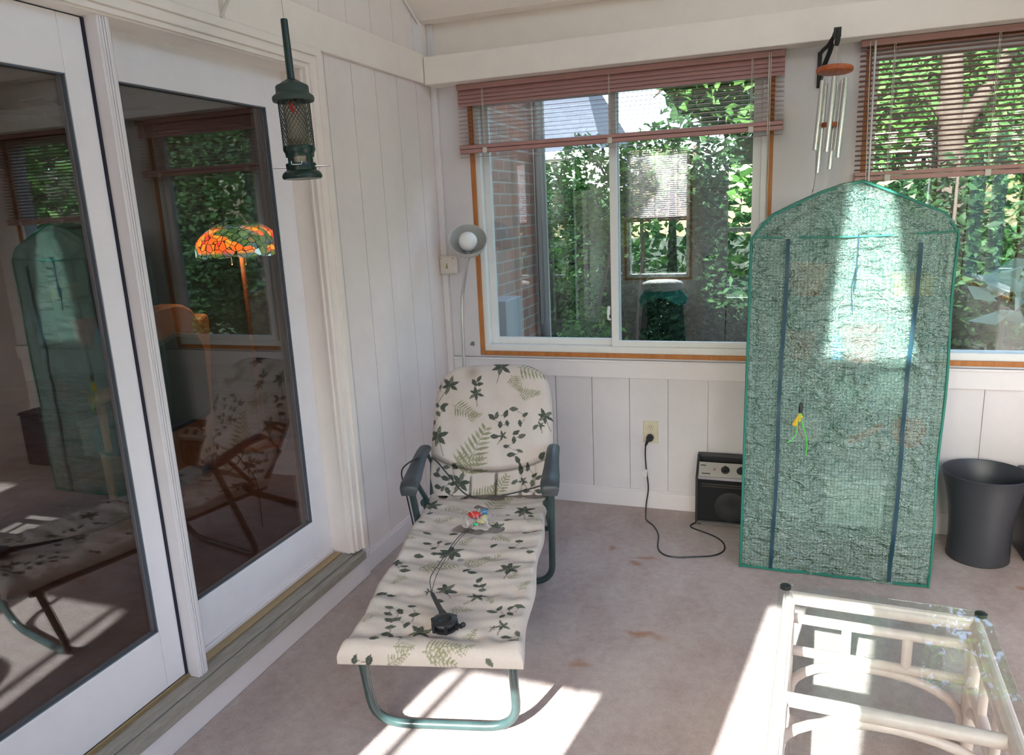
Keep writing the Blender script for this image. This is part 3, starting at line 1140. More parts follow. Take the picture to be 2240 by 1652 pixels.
nu, nv = 175, 200
uu = np.linspace(-1, 1, nu)
vv = np.linspace(0, 1, nv)
UG, VG = np.meshgrid(uu, vv)
TT = VG * (0.628 - 0.075 * np.abs(UG) ** 4.5)
SSg = 0.006 + UG * (0.280 - 0.030 * VG ** 7 - 0.022 * np.clip(1 - VG / 0.16, 0, 1))
edge = np.clip(1 - np.abs(UG) ** 12, 0, 1) ** 0.5 * np.clip(1 - VG ** 16, 0, 1) ** 0.5
tl = 0.112 + 0.075 * np.abs(UG) ** 2.2
up_ = 1 / (1 + np.exp(-(TT - tl) / 0.0035))
th = 0.022 + 0.048 * up_ + 0.010 * up_ * np.exp(-((TT - 0.42) / 0.22) ** 2) * (1 - UG ** 2)
chan = np.min(np.abs(SSg[..., None] - np.array([-0.17, -0.085, 0.03, 0.14, 0.2])), axis=-1)
th -= 0.010 * np.exp(-(chan / 0.006) ** 2) * (1 - up_)
th += 0.0025 * np.sin(TT * 40 + 4 * np.sin(SSg * 8)) + 0.002 * np.sin(SSg * 60 + TT * 10) * up_
NN = th * edge
col = print_pattern(SSg.ravel(), TT.ravel(), BS, BL, BF, CBASE, 11)
edge_shade = np.exp(-((TT.ravel() - tl.ravel() + 0.004) / 0.0035) ** 2)  # shade under the upper pad's edge, darkened into the print
col = col * (1 - 0.62 * edge_shade[:, None])
stain = np.exp(-(((SSg.ravel() + 0.088) / 0.03) ** 2 + ((TT.ravel() - 0.57) / 0.035) ** 2))
col = col * (1 - 0.5 * stain[:, None]) + np.array((0.24, 0.20, 0.13)) * 0.5 * stain[:, None]
pos = np.array([back_pt(float(s), float(t), float(n)) for s, t, n in zip(SSg.ravel(), TT.ravel(), NN.ravel())])
fabric_grid('back_cushion', pos, col, nu, nv, chaise, True)

TR = 0.0145


def chtube(pts, rad=0.05, r=TR, n=12):
    return fillet([cl(*p) for p in pts], rad, 7), r, n


def ch_part(name, paths, label=None):
    m = MB()
    for p, r, n in paths:
        m.tube(p, r, n)
    o = m.build(name, DGREEN, chaise, smooth=True)
    if label:
        o['label'] = label
    return o


ch_part('seat_frame', [chtube([(-0.235, -1.13, 0.325), (-0.235, 0.02, 0.335)]), chtube([(0.235, -1.13, 0.325), (0.235, 0.02, 0.335)]),
                       chtube([(-0.235, -0.55, 0.325), (0.235, -0.55, 0.325)]), chtube([(-0.235, 0.0, 0.335), (0.235, 0.0, 0.335)])])
ch_part('foot_leg', [chtube([(-0.243, -1.105, 0.335), (-0.243, -1.03, TR), (0.223, -1.03, TR), (0.223, -1.105, 0.335)], 0.11)])
ch_part('middle_leg', [chtube([(-0.278, -0.270, 0.525), (-0.272, -0.09, TR), (0.275, -0.09, TR), (0.296, -0.255, 0.525)], 0.10)])
ch_part('rear_leg', [chtube([(-0.262, -0.12, 0.40), (-0.262, -0.10, 0.36), (-0.235, 0.46, TR), (0.235, 0.46, TR), (0.262, -0.10, 0.36), (0.262, -0.12, 0.40)], 0.09)])
ch_part('back_frame', [([back_pt(-0.255, 0, -.012), back_pt(-0.255, 0.50, -.012)] , TR, 12), ([back_pt(0.255, 0, -.012), back_pt(0.255, 0.50, -.012)], TR, 12),
                       ([back_pt(-0.255, 0.50, -.012), back_pt(0.255, 0.50, -.012)], TR, 12)])
for sg in (-1, 1):
    m = MB()
    path = [(-0.318, 0.520), (-0.312, 0.538), (-0.285, 0.552), (-0.235, 0.560), (-0.17, 0.578), (-0.10, 0.598), (-0.03, 0.607), (0.01, 0.605)]
    wid = [0.030, 0.036, 0.038, 0.036, 0.031, 0.028, 0.027, 0.026]
    P2 = spline([Vector((a, 0, z)) for a, z in path], 4)
    k = len(P2)
    vs, fs = [], []
    for i, p in enumerate(P2):
        f = i / (k - 1) * (len(wid) - 1)
        i0 = min(int(f), len(wid) - 2)
        w = wid[i0] * (1 - f + i0) + wid[i0 + 1] * (f - i0)
        for (ds_, dz) in ((-1, -0.012), (-1.02, 0.0), (-0.7, 0.010), (0, 0.013), (0.7, 0.010), (1.02, 0.0), (1, -0.012)):
            vs.append(cl((0.294 if sg > 0 else -0.276) + ds_ * w, p.x, p.z + dz))
    for i in range(k - 1):
        for j in range(7):
            j2 = (j + 1) % 7
            fs.append((i * 7 + j, i * 7 + j2, (i + 1) * 7 + j2, (i + 1) * 7 + j))
    fs += [tuple(range(6, -1, -1)), tuple(range((k - 1) * 7, k * 7))]
    m.add(vs, fs)
    m.build('armrest', ARMM, chaise, smooth=True)
    m = MB()
    m.tube([cl(sg * 0.285, 0.03, 0.595), cl(sg * 0.275, 0.10, 0.50), cl(sg * 0.262, 0.0, 0.385)], 0.009, 8, flat=0.7)
    m.tube([cl(sg * 0.285, -0.20, 0.545), cl(sg * 0.262, -0.06, 0.37)], 0.011, 8)
    m.ball(cl(sg * 0.272, -0.09, 0.385), 0.020)
    m.build('arm_strut', DGREEN, chaise, smooth=True)

# things lying on the lounger
def seat_z(a):
    return 0.398


reel = thing('wand_handle_reel', 'black plastic reel with a straight handle lying near the foot of the lounger', 'toy', tuple(cl(0.028, -1.10, 0.40)))
ez = 0.405
c0 = cl(0.028, -1.105, ez)
m = MB()
m.lathe([(0.001, 0), (0.036, 0.0), (0.040, 0.004), (0.040, 0.010), (0.030, 0.013), (0.030, 0.020), (0.040, 0.024), (0.038, 0.030), (0.022, 0.034), (0.016, 0.028), (0.001, 0.027)], 28, c0)
for k in range(6):
    a = k * math.pi / 3
    m.box(c0 + Vector((math.cos(a) * .039 - .004, math.sin(a) * .039 - .004, .003)), c0 + Vector((math.cos(a) * .039 + .004, math.sin(a) * .039 + .004, .028)))
m.build('reel', BLACKP, reel, smooth=True)
m = MB()
m.box(c0 + Vector((0.036, -0.006, 0.012)), c0 + Vector((0.058, 0.006, 0.020)))
m.ball(c0 + Vector((0.06, 0, 0.022)), 0.008)
m.build('crank', BLACKP, reel, smooth=True)
m = MB()
h0, h1 = cl(0.017, -1.062, ez + 0.014), cl(-0.057, -0.908, 0.412)
m.tube([h0, h0.lerp(h1, .12), h0.lerp(h1, .2), h0.lerp(h1, .9), h1], [0.012, 0.012, 0.0085, 0.0065, 0.004], 10)
m.build('handle', BLACKP, reel, smooth=True)
m = MB()
tip = cl(-0.01, -0.38, 0.412)
m.tube(spline([h1, cl(-0.085, -0.80, 0.408), cl(-0.075, -0.66, 0.403), cl(-0.048, -0.50, 0.412), tip], 6), 0.0016, 6)
m.tube(spline([h1, cl(-0.066, -0.80, 0.410), cl(-0.064, -0.66, 0.405), cl(-0.036, -0.50, 0.413), tip + Vector((0.01, 0, 0))], 6), 0.0012, 6)
m.build('wand_line', BLACKP, reel)

lure = thing('feather_lure', 'tangle of shiny streamers with a red crinkle ball on the lounger cushion', 'toy', tuple(cl(0.0, -0.335, 0.40)))
rng = random.Random(3)
m = MB()
m.ball(cl(-0.012, -0.315, 0.425), 0.022, 1.35, 0.8, 0.72)
m.build('red_ball', REDP, lure, smooth=True)
m = MB()
m.obox(cl(0.02, -0.272, 0.420), (0.012, 0.004, 0), (-0.004, 0.011, 0), (0, 0, 0.010))
m.build('blue_bead', BLUEP, lure, bevel=0.003)
m = MB()
m.ball(cl(0.030, -0.335, 0.420), 0.018, 0.8, 1.2, 0.8)
m.ball(cl(0.020, -0.355, 0.416), 0.013, 1.3, 0.8, 0.7)
m.build('yellow_pompom', plain('pale_yellow_felt', (0.66, 0.58, 0.26), 0.9), lure, smooth=True)
m = MB()
m.ball(cl(0.0, -0.375, 0.412), 0.009, 1.2, 1, .6)
m.build('green_bead', plain('green_bead_plastic', (0.03, 0.6, 0.2), 0.2), lure, smooth=True)
m = MB()
for k in range(34):
    a = rng.uniform(0, 2 * math.pi)
    r1, r2 = rng.uniform(0.0, 0.03), rng.uniform(0.045, 0.085)
    b1 = cl(0.0 + math.cos(a) * r1, -0.335 + math.sin(a) * r1, 0.425)
    a2 = a + rng.uniform(-.6, .6)
    b3 = cl(0.0 + math.cos(a2) * r2, -0.335 + math.sin(a2) * r2, 0.402 + rng.uniform(0, .014))
    b2 = (b1 + b3) / 2 + Vector((rng.uniform(-.02, .02), rng.uniform(-.02, .02), rng.uniform(0.0, .028)))
    m.tube(spline([b1, b2, b3], 5), 0.0014, 4, flat=0.4)
t_ = plain('pink_white_mylar', (0.74, 0.66, 0.68), 0.2, 0.2)
m.build('streamers', t_, lure)

m = MB()
m.tube(spline([cl(0.275, 0.0, 0.445), cl(0.24, -0.015, 0.436), cl(0.15, -0.045, 0.420), cl(0.03, -0.085, 0.408), cl(-0.03, -0.095, 0.407), cl(-0.10, -0.075, 0.425),
               cl(-0.17, -0.05, 0.50), cl(-0.225, -0.06, 0.575), cl(-0.27, -0.12, 0.602), cl(-0.305, -0.17, 0.598), cl(-0.338, -0.18, 0.560), cl(-0.345, -0.12, 0.45),
               cl(-0.335, -0.10, 0.33), cl(-0.318, -0.09, 0.18)], 7), 0.0032, 8)
cab = m.build('power_cord', BLACKP, None, smooth=True)
tag(cab, 'black cord draped across the lounger cushion and looped over one armrest', 'cord')

# ------------------------------------------------------------------ gooseneck floor lamp behind the lounger
lamp = thing('floor_lamp', 'slim steel floor lamp with an upturned pale grey bowl head', 'lamp', (0.145, -0.125, 0))
m = MB()
m.lathe([(0.001, 0.0), (0.10, 0.0), (0.10, 0.012), (0.085, 0.020), (0.02, 0.028), (0.012, 0.05), (0.001, 0.05)], 32, (0.145, -0.125, 0))
m.build('base', STEEL, lamp, smooth=True)
m = MB()
m.tube(spline([(0.145, -0.125, 0.02), (0.141, -0.123, 0.5), (0.138, -0.12, 0.78), (0.143, -0.12, 1.0), (0.149, -0.12, 1.14), (0.165, -0.125, 1.22), (0.197, -0.143, 1.33), (0.206, -0.15, 1.368)], 6), 0.0090, 10)
m.build('pole', STEEL, lamp, smooth=True)
AX = Vector((0.30, -0.70, 0.62)).normalized()
HC = Vector((0.214, -0.142, 1.420))       # bowl bottom
m = MB()
m.tube([(0.206, -0.15, 1.363), (0.208, -0.15, 1.375), (0.211, -0.146, 1.398), HC], [0.010, 0.015, 0.019, 0.021], 14)
m.build('socket', STEEL, lamp, smooth=True)
m = MB()
prof = [(0.012, 0.0), (0.035, 0.004), (0.060, 0.018), (0.078, 0.038), (0.088, 0.060), (0.0915, 0.082), (0.0935, 0.083), (0.0935, 0.078), (0.090, 0.058), (0.080, 0.036), (0.062, 0.015), (0.036, 0.001), (0.012, -0.004)]
m.lathe([(r * 1.05, h * 1.12) for r, h in prof], 40, HC, AX)
m.build('lamp_shade', LAMPW, lamp, smooth=True)
m = MB()
m.lathe([(0.014, 0.004), (0.024, 0.012), (0.030, 0.030), (0.033, 0.042)], 28, HC, AX)
for k in range(18):
    a = k * math.pi / 9
    u = AX.orthogonal().normalized()
    w = AX.cross(u)
    d = u * math.cos(a) + w * math.sin(a)
    m.obox(HC + AX * 0.030 + d * 0.033, d * 0.004, AX.cross(d) * 0.0015, AX * 0.014)
bu = m.build('bulb', LAMPW, lamp, smooth=True)
m = MB()
m.ball(HC + AX * 0.074, 0.050, n=24)
m.build('globe', BULB, bu, smooth=True)
m = MB()
m.tube([(0.208, -0.158, 1.398), (0.179, -0.172, 1.388)], [0.003, 0.0055], 8)
m.build('switch_knob', BLACKP, lamp, smooth=True)

# ------------------------------------------------------------------ small wall fittings
m = MB()
m.box((0.001, -0.062, 1.285), (0.103, -0.0355, 1.387))
bx = m.build('wall_box', CREAMB, None, bevel=0.010)
tag(bx, 'square cream plastic box mounted on the corner wall beside the lamp head', 'wall box')
m = MB()
m.box((0.040, -0.0635, 1.318), (0.051, -0.0615, 1.332))
m.box((0.0425, -0.0635, 1.332), (0.049, -0.0615, 1.345))
m.build('keyhole_slot', plain('dull_brass_slot', (0.33, 0.26, 0.12), 0.5), bx)
m = MB()
m.box((0.080, -0.0635, 1.370), (0.088, -0.0615, 1.374))
m.build('screw_slot', REDWOOD, bx)
m = MB()
m.box((0.012, -0.0635, 1.370), (0.018, -0.0615, 1.374))
m.build('screw_slot', REDWOOD, bx)
m = MB()
m.prism([(0.139, 0.885), (0.162, 0.878), (0.162, 0.903), (0.152, 0.903)], -0.024, -0.0095)
tag(m.build('wall_hook', plain('grey_green_metal', (0.20, 0.26, 0.22), 0.4, 0.5), None, bevel=0.002), 'small grey green metal clip on the wall below the window corner', 'hook')

outlet = thing('outlet_plate', 'ivory duplex wall outlet on the planks under the slider window', 'outlet', (1.151, -0.010, 0.43))
m = MB()
m.box((1.111, -0.0165, 0.369), (1.191, -0.0105, 0.490))
m.build('cover_plate', IVORY, outlet, bevel=0.0025)
for zz in (0.4555, 0.4035):
    m = MB()
    m.lathe([(0.001, 0.004), (0.015, 0.004), (0.0165, 0.002), (0.0165, 0.0)], 20, (1.151, -0.0165, zz), (0, -1, 0))
    rc = m.build('receptacle', IVORY, outlet, smooth=True)
    m = MB()
    m.box((1.1435, -0.0213, zz + .001), (1.1460, -0.0203, zz + .009))
    m.box((1.1560, -0.0213, zz + .001), (1.1582, -0.0203, zz + .008))
    m.lathe([(0.001, 0.0005), (0.0026, 0.0005), (0.0026, 0)], 10, (1.151, -0.0206, zz - .006), (0, -1, 0))
    m.build('slots', BLACKP, rc)

cord = thing('amplifier_cord', 'black power cord with a round plug running from outlet to amplifier', 'cord', (1.22, -0.3, 0.0))
m = MB()
m.lathe([(0.001, 0.034), (0.014, 0.034), (0.019, 0.028), (0.020, 0.004), (0.017, 0.0), (0.001, 0)], 14, (1.150, -0.0210, 0.4035), (0, -1, 0))
m.tube([(1.150, -0.045, 0.400), (1.138, -0.047, 0.388), (1.128, -0.045, 0.362)], [0.012, 0.009, 0.005], 10)
m.build('plug', BLACKP, cord, smooth=True)
m = MB()
gp = [(1.128, -0.045, 0.365), (1.125, -0.035, 0.30), (1.13, -0.032, 0.22), (1.140, -0.034, 0.12), (1.132, -0.05, 0.04), (1.137, -0.10, 0.004), (1.155, -0.19, 0.004), (1.205, -0.26, 0.004),
      (1.243, -0.36, 0.004), (1.262, -0.50, 0.004), (1.30, -0.565, 0.004), (1.36, -0.578, 0.004), (1.44, -0.553, 0.004), (1.52, -0.520, 0.004), (1.562, -0.46, 0.004), (1.558, -0.38, 0.004),
      (1.515, -0.315, 0.004), (1.45, -0.27, 0.004), (1.395, -0.235, 0.004), (1.383, -0.205, 0.004), (1.405, -0.165, 0.004)]
m.tube(spline(gp, 6), 0.0036, 8)
m.build('cable', BLACKP, cord, smooth=True)
m = MB()
m.box((1.122, -0.040, 0.185), (1.134, -0.032, 0.225))
m.obox((1.113, -0.034, 0.20), (0.007, 0, 0.001), (0, 0.0006, 0), (0, 0, 0.013))
m.build('cable_tag', WHITEP, cord)

# ------------------------------------------------------------------ small practice amplifier
amp = thing('guitar_amplifier', 'small black practice amplifier with silver knob panel beside the greenhouse', 'amplifier', (1.53, -0.105, 0))
x0, x1, y0, y1, hh = 1.402, 1.672, -0.180, -0.035, 0.345
m = MB()
pts = [(y0, 0.012), (y1, 0.012), (y1, hh), (y1 - .045, hh), (y0 + .012, 0.262), (y0, 0.262)]
for (a, c_) in ((x0, x0 + .014), (x1 - .014, x1)):
    m.prism(pts, a, c_, 'YZ')
m.box((x0 + .014, y1 - .012, 0.012), (x1 - .014, y1, hh))
m.box((x0 + .014, y1 - .05, hh - .012), (x1 - .014, y1 - .012, hh))
m.box((x0 + .014, y0 + .004, 0.245), (x1 - .014, y1 - .012, 0.262))
m.box((x0 + .014, y0, 0.012), (x1 - .014, y1 - .012, 0.026))
m.build('cabinet', plain('black_vinyl_covering', (0.022, 0.022, 0.025), 0.5, bump=.3), amp, bevel=0.003)
m = MB()
m.box((x0 + .014, y0 + .010, 0.026), (x1 - .014, y0 + .018, 0.245))
gr = m.build('grille', plain('black_grille_cloth', (0.010, 0.010, 0.012), 0.9), amp)
m = MB()
m.lathe([(0.001, 0.001), (0.030, 0.002), (0.050, 0.006), (0.072, 0.002), (0.078, 0.0005), (0.078, 0)], 36, (1.575, y0 + .0095, 0.105), (0, -1, 0))
m.build('speaker_cone', plain('dark_grey_cone', (0.018, 0.018, 0.020), 0.6), gr, smooth=True)
m = MB()
m.box((x0 + .03, y0 + .0045, 0.208), (x1 - .03, y0 + .0095, 0.214))
m.box((x0 + .03, y0 + .0045, 0.220), (x1 - .03, y0 + .0095, 0.226))
m.build('grille_bars', plain('dark_brown_bar', (0.05, 0.04, 0.035), 0.4), gr)
m = MB()
m.prism([(y0 + .0045, 0.262), (y0 + .060, 0.3175), (y0 + .056, 0.3215), (y0 + .0005, 0.266)], x0 + .014, x1 - .014, 'YZ')
pn = m.build('control_panel', plain('silver_panel', (0.50, 0.48, 0.46), 0.35, 0.6), amp)
m = MB()
m.box((x0 + .014, y0 - .004, 0.250), (x1 - .014, y0 + .004, 0.264))
m.build('chrome_strip', CHROME, amp)
m = MB()
m.box((x0 + .010, y0 - .003, 0.012), (x1 - .010, y0 + .002, 0.019))
m.build('chrome_strip', CHROME, amp)
pdir = Vector((0, -0.707, 0.707))
for kx in (1.545, 1.620):
    c_ = Vector((kx, y0 + .030, 0.2935))
    m = MB()
    m.lathe([(0.001, 0.013), (0.012, 0.013), (0.0135, 0.004), (0.021, 0.003), (0.0215, 0.0)], 24, c_, pdir)
    m.obox(c_ + pdir * .012 + Vector((0, .004, .004)), (0.003, 0, 0), (0, 0.009, 0.009), pdir * .005)
    m.build('knob', BLACKP, pn, smooth=True)
m = MB()
m.ball((1.493, y0 + .030, 0.2935), 0.005)
m.build('pilot_light', plain('dark_red_jewel', (0.25, 0.03, 0.01), 0.2), pn, smooth=True)
m = MB()
for (u0, u1, vv_) in ((0.022, 0.030, .75), (0.030, 0.040, .76), (0.040, 0.048, .74), (0.030, 0.052, .18), (0.052, 0.072, .18)):
    if vv_ == .18 and u0 < .04:
        m.build('panel_mark', BLACKP, pn)
        m = MB()
    p0 = Vector((x0 + u0, y0 + .0045 + .0555 * vv_ - .0035, 0.262 + .0555 * vv_ + .0045))
    m.obox(p0 + Vector(((u1 - u0) / 2, 0, 0)), ((u1 - u0) / 2, 0, 0), (0, .0018, .0018), pdir * .0006)
m.build('panel_mark', BLACKP, pn)
for (fx, fy) in ((x0 + .02, y0 + .02), (x1 - .02, y0 + .02), (x0 + .02, y1 - .02), (x1 - .02, y1 - .02)):
    m = MB()
    m.lathe([(0.001, 0), (0.009, 0), (0.009, 0.0125), (0.001, 0.0125)], 12, (fx, fy, 0))
    m.build('foot', DKRUB, amp)

# ------------------------------------------------------------------ waste basket
m = MB()
pr = [(0.001, 0.0), (0.118, 0.0), (0.124, 0.006), (0.123, 0.03), (0.121, 0.10), (0.124, 0.17), (0.133, 0.25), (0.148, 0.33), (0.166, 0.40), (0.169, 0.404), (0.166, 0.407), (0.162, 0.40),
      (0.144, 0.33), (0.129, 0.25), (0.120, 0.17), (0.117, 0.10), (0.118, 0.012), (0.001, 0.010)]
m.lathe(pr, 56, (2.645, -0.235, 0))
tag(m.build('waste_basket', GREYP, None, smooth=True), 'tall flared charcoal plastic waste basket by the wall', 'waste basket')
m = MB()
m.box((2.82, -0.26, 0.0), (3.08, -0.05, 0.36))
m.box((2.812, -0.268, 0.36), (3.088, -0.042, 0.385))
tag(m.build('storage_box', plain('dark_navy_plastic', (0.03, 0.032, 0.05), 0.4), None, bevel=0.012), 'dark lidded box standing past the waste basket', 'box')

# ------------------------------------------------------------------ bird feeder
def fpt(u):
    """axis of the tilted feeder, u measured downwards from the cap"""
    return Vector((0.3328, -1.7366, 2.018)) + Vector((0.020, -0.004, -1.0)).normalized() * u * 0.965


FA = Vector((-0.020, 0.004, 1.0)).normalized()
fd = thing('bird_feeder', 'dark green tube bird feeder with wire mesh sleeve hanging by the patio doors', 'bird feeder', tuple(fpt(0.25)))


def fl(name, prof, mat, n=36, par=fd, closed=True):
    m = MB()
    m.lathe([(r, -u) for r, u in prof], n, fpt(0), FA)
    return m.build(name, mat, par, smooth=True)


fl('hanger_tube', [(0.001, -0.190), (0.0100, -0.190), (0.0108, -0.186), (0.0118, -0.02), (0.014, -0.012), (0.001, -0.012)], FEEDG)
fl('cap', [(0.001, -0.020), (0.014, -0.018), (0.040, -0.003), (0.047, 0.000), (0.050, 0.004), (0.050, 0.022), (0.054, 0.026), (0.062, 0.032), (0.064, 0.038), (0.062, 0.047), (0.050, 0.046), (0.001, 0.044)],
   plain('dull_green_grey_plastic', (0.035, 0.055, 0.047), 0.55))
fl('seed_tube', [(0.036, 0.045), (0.036, 0.20), (0.034, 0.20), (0.034, 0.045)], mat_glass('clear_plastic_tube', (0.86, 0.85, 0.80), 0.06))
# diamond mesh
m = MB()
N_, L0, L1, RR = 26, 0.046, 0.183, 0.0475
for sgn in (-1, 1):
    for k in range(N_):
        pts = []
        for i in range(15):
            f = i / 14
            a = 2 * math.pi * k / N_ + sgn * f * math.pi * 0.62
            r = RR
            pts.append((r * math.cos(a), r * math.sin(a), L0 + (L1 - L0) * f))
        m.tube([fpt(0) + (Vector((p[0], p[1], 0))) - FA * p[2] for p in pts], 0.0010, 4)
m.build('mesh_sleeve', plain('dark_wire', (0.03, 0.045, 0.04), 0.5), fd)
base_p = [(0.0475, 0.180), (0.049, 0.183), (0.049, 0.193), (0.045, 0.200), (0.0435, 0.207), (0.0435, 0.212)]
fl('port_collar', base_p, FEEDG)
m = MB()
for k in range(4):
    m = MB()
    a = math.pi / 4 + k * math.pi / 2 + 0.61
    for i in range(3):
        a1 = a - 0.17 + 0.17 * i
        d1, d2 = Vector((math.cos(a1 - .085), math.sin(a1 - .085), 0)), Vector((math.cos(a1 + .085), math.sin(a1 + .085), 0))
        p = [fpt(0.210) + d1 * .044, fpt(0.210) + d2 * .044, fpt(0.243) + d2 * .044, fpt(0.243) + d1 * .044]
        p += [q - (d1 + d2) * .002 for q in p]
        m.add(p, [(0, 1, 2, 3), (7, 6, 5, 4), (0, 4, 5, 1), (2, 6, 7, 3), (1, 5, 6, 2), (0, 3, 7, 4)])
    m.build('port_pillar', FEEDG, fd)
fl('lower_collar', [(0.001, 0.232), (0.046, 0.232), (0.047, 0.236), (0.046, 0.256), (0.001, 0.256)], FEEDG)
fl('base_dish', [(0.001, 0.252), (0.050, 0.254), (0.058, 0.261), (0.0615, 0.268), (0.0615, 0.274), (0.058, 0.279), (0.040, 0.277), (0.001, 0.277)], FEEDG)
fl('seed', [(0.001, 0.150), (0.030, 0.155), (0.033, 0.165), (0.033, 0.235), (0.001, 0.235)], plain('pale_seed', (0.42, 0.36, 0.28), 0.9, var=0.5, nscale=90))
for sg in (-1, 1):
    m = MB()
    q0 = fpt(0.251)
    d = Vector((0.94, 0.33, 0)) * sg
    w = Vector((-0.33, 0.94, 0)) * 0.007
    m.tube(fillet([q0 + d * 0.045 + w, q0 + d * 0.092 + w, q0 + d * 0.092 - w, q0 + d * 0.045 - w], 0.006, 4), 0.0019, 6)
    m.build('perch_wire', STEEL, fd)
m = MB()
f_ = Vector((0.33, -0.94, 0))
d = Vector((0.94, 0.33, 0))
m.tube(fillet([fpt(0.236) + f_ * .047 + d * .016, fpt(0.246) + f_ * .050 + d * .016, fpt(0.246) + f_ * .050 - d * .016, fpt(0.236) + f_ * .047 - d * .016], .003, 3), 0.0012, 6)
m.build('port_wire', CHROME, fd)
m = MB()
m.ball(fpt(0.066) + f_ * 0.036, 0.010, 0.8, 0.3, 1.5)
m.ball(fpt(0.080) + f_ * 0.036 + d * .006, 0.009, 0.8, 0.3, 1.1)
m.build('cardinal_mark', REDP, fd, smooth=True)['label'] = 'small red bird-like mark inside the mesh'
m = MB()
tp = fpt(-0.190)
m.tube([tp, tp + Vector((-0.004, 0.003, 0.060))], 0.0012, 6)
hook_top = tp + Vector((-0.004, 0.003, 0.060))
m.build('hanging_wire', BRASSY, fd)
# bracket on the header board that carries the feeder
br = thing('hanging_bracket', 'cream painted arm bracket screwed to the header board above the doors', 'bracket', (0.021, -1.635, 2.30))
m = MB()
m.prism([(-1.645, 2.274), (-1.635, 2.262), (-1.625, 2.274), (-1.625, 2.52), (-1.645, 2.52)], 0.0213, 0.026, 'YZ')
m.tube([(0.026, -1.635, 2.285), (0.20, -1.665, 2.470)], 0.006, 6)
m.tube([(0.024, -1.635, 2.50), (0.20, -1.665, 2.500), (0.31, hook_top.y, 2.490)], 0.007, 6)
m.build('arm', CREAMB, br, bevel=0)
m = MB()
m.tube(fillet([(0.300, hook_top.y, 2.49), (0.300, hook_top.y, 2.36), (hook_top.x - .010, hook_top.y, hook_top.z + .012), (hook_top.x + .004, hook_top.y, hook_top.z), (hook_top.x + .014, hook_top.y, hook_top.z + .010)], 0.01, 5), 0.0028, 8)
m.build('hook', CREAMB, br, smooth=True)
m = MB()
m.ball((0.028, -1.635, 2.290), 0.005)
m.build('screw', plain('dark_screw', (0.06, 0.04, 0.03), 0.5, 0.5), br)

# ------------------------------------------------------------------ wind chime on its iron bracket
cb = thing('plant_bracket', 'black iron wall bracket curving out from under the header beam', 'bracket', (1.908, -0.012, 2.09))
m = MB()
cy = -0.255
m.box((1.898, -0.022, 2.085), (1.916, -0.0095, 2.235))
m.build('wall_plate', BLACKM, cb, bevel=.002)
m = MB()
m.tube(spline([(1.908, -0.022, 2.095), (1.918, -0.10, 2.15), (1.938, -0.165, 2.205), (1.950, -0.215, 2.250), (1.957, -0.25, 2.272), (1.962, -0.275, 2.268), (1.962, -0.280, 2.235), (1.958, -0.268, 2.215)], 5), 0.0105, 8)
m.tube(spline([(1.906, -0.022, 2.225), (1.915, -0.10, 2.228), (1.932, -0.16, 2.235), (1.948, -0.21, 2.255)], 4), 0.0085, 8)
m.obox((1.960, -0.270, 2.262), (0.014, 0, 0), (0, 0.013, 0), (0, 0, 0.018))
m.build('bracket_arm', BLACKM, cb, smooth=True)

wc = thing('wind_chime', 'wind chime of silver tubes hanging under a red wooden disc', 'wind chime', (1.957, cy, 2.12))
m = MB()
m.lathe([(0.013, -0.0015), (0.0145, 0), (0.013, 0.0015), (0.0115, 0)], 24, (1.960, -0.272, 2.226), (0.3, -0.9, 0), closed=True)
m.tube([(1.960, -0.272, 2.214), (1.925, -0.235, 2.130)], 0.0008, 5)
m.tube([(1.960, -0.272, 2.214), (1.995, -0.235, 2.130)], 0.0008, 5)
m.tube([(1.960, -0.272, 2.214), (1.958, -0.300, 2.130)], 0.0008, 5)
m.build('hanging_cord', CORDM, wc)
m = MB()
m.lathe([(0.001, 0.013), (0.064, 0.013), (0.071, 0.009), (0.073, 0.0), (0.071, -0.007), (0.064, -0.011), (0.001, -0.011)], 40, (1.957, cy, 2.120), (0.03, 0.05, 1))
m.build('top_disc', REDWOOD, wc, smooth=True)
m = MB()
m.lathe([(0.001, 0.009), (0.028, 0.009), (0.031, 0.0), (0.028, -0.009), (0.001, -0.009)], 28, (1.944, cy, 1.905))
m.tube([(1.950, cy, 2.11), (1.944, cy, 1.905)], 0.0007, 5)
m.build('striker', REDWOOD, wc, smooth=True)
T_ = [(-0.045, -0.018, 2.082, 1.805), (-0.030, 0.030, 2.075, 1.712), (-0.002, -0.050, 2.090, 1.792), (0.018, 0.042, 2.070, 1.724), (0.044, -0.022, 2.082, 1.768), (0.034, 0.012, 2.08, 1.80)]
for i, (dx, dy, zt, zb) in enumerate(T_):
    m = MB()
    bx_ = 1.957 + dx
    sl = -0.018
    m.lathe([(0.0100, 0), (0.0100, zt - zb), (0.0085, zt - zb), (0.0085, 0)], 20, (bx_ + sl, cy + dy, zb), (-sl / (zt - zb), 0, 1), closed=True)
    m.tube([(bx_ - .006, cy + dy, zt - 0.004), (bx_, cy + dy * 0.9, 2.112), (bx_ + .006, cy + dy, zt - 0.004)], 0.0007, 5)
    m.build('tube', CHROME, wc, smooth=True)

# ------------------------------------------------------------------ rattan table with glass top
TO = Vector((1.828, -1.530, 0))
E1 = Vector((0.9985, -0.054, 0))
E2 = Vector((-0.054, -0.9985, 0))
TW, TD, TH = 0.505, 0.98, 0.415


def tp_(u, v, z):
    return TO + E1 * u + E2 * v + Vector((0, 0, z))


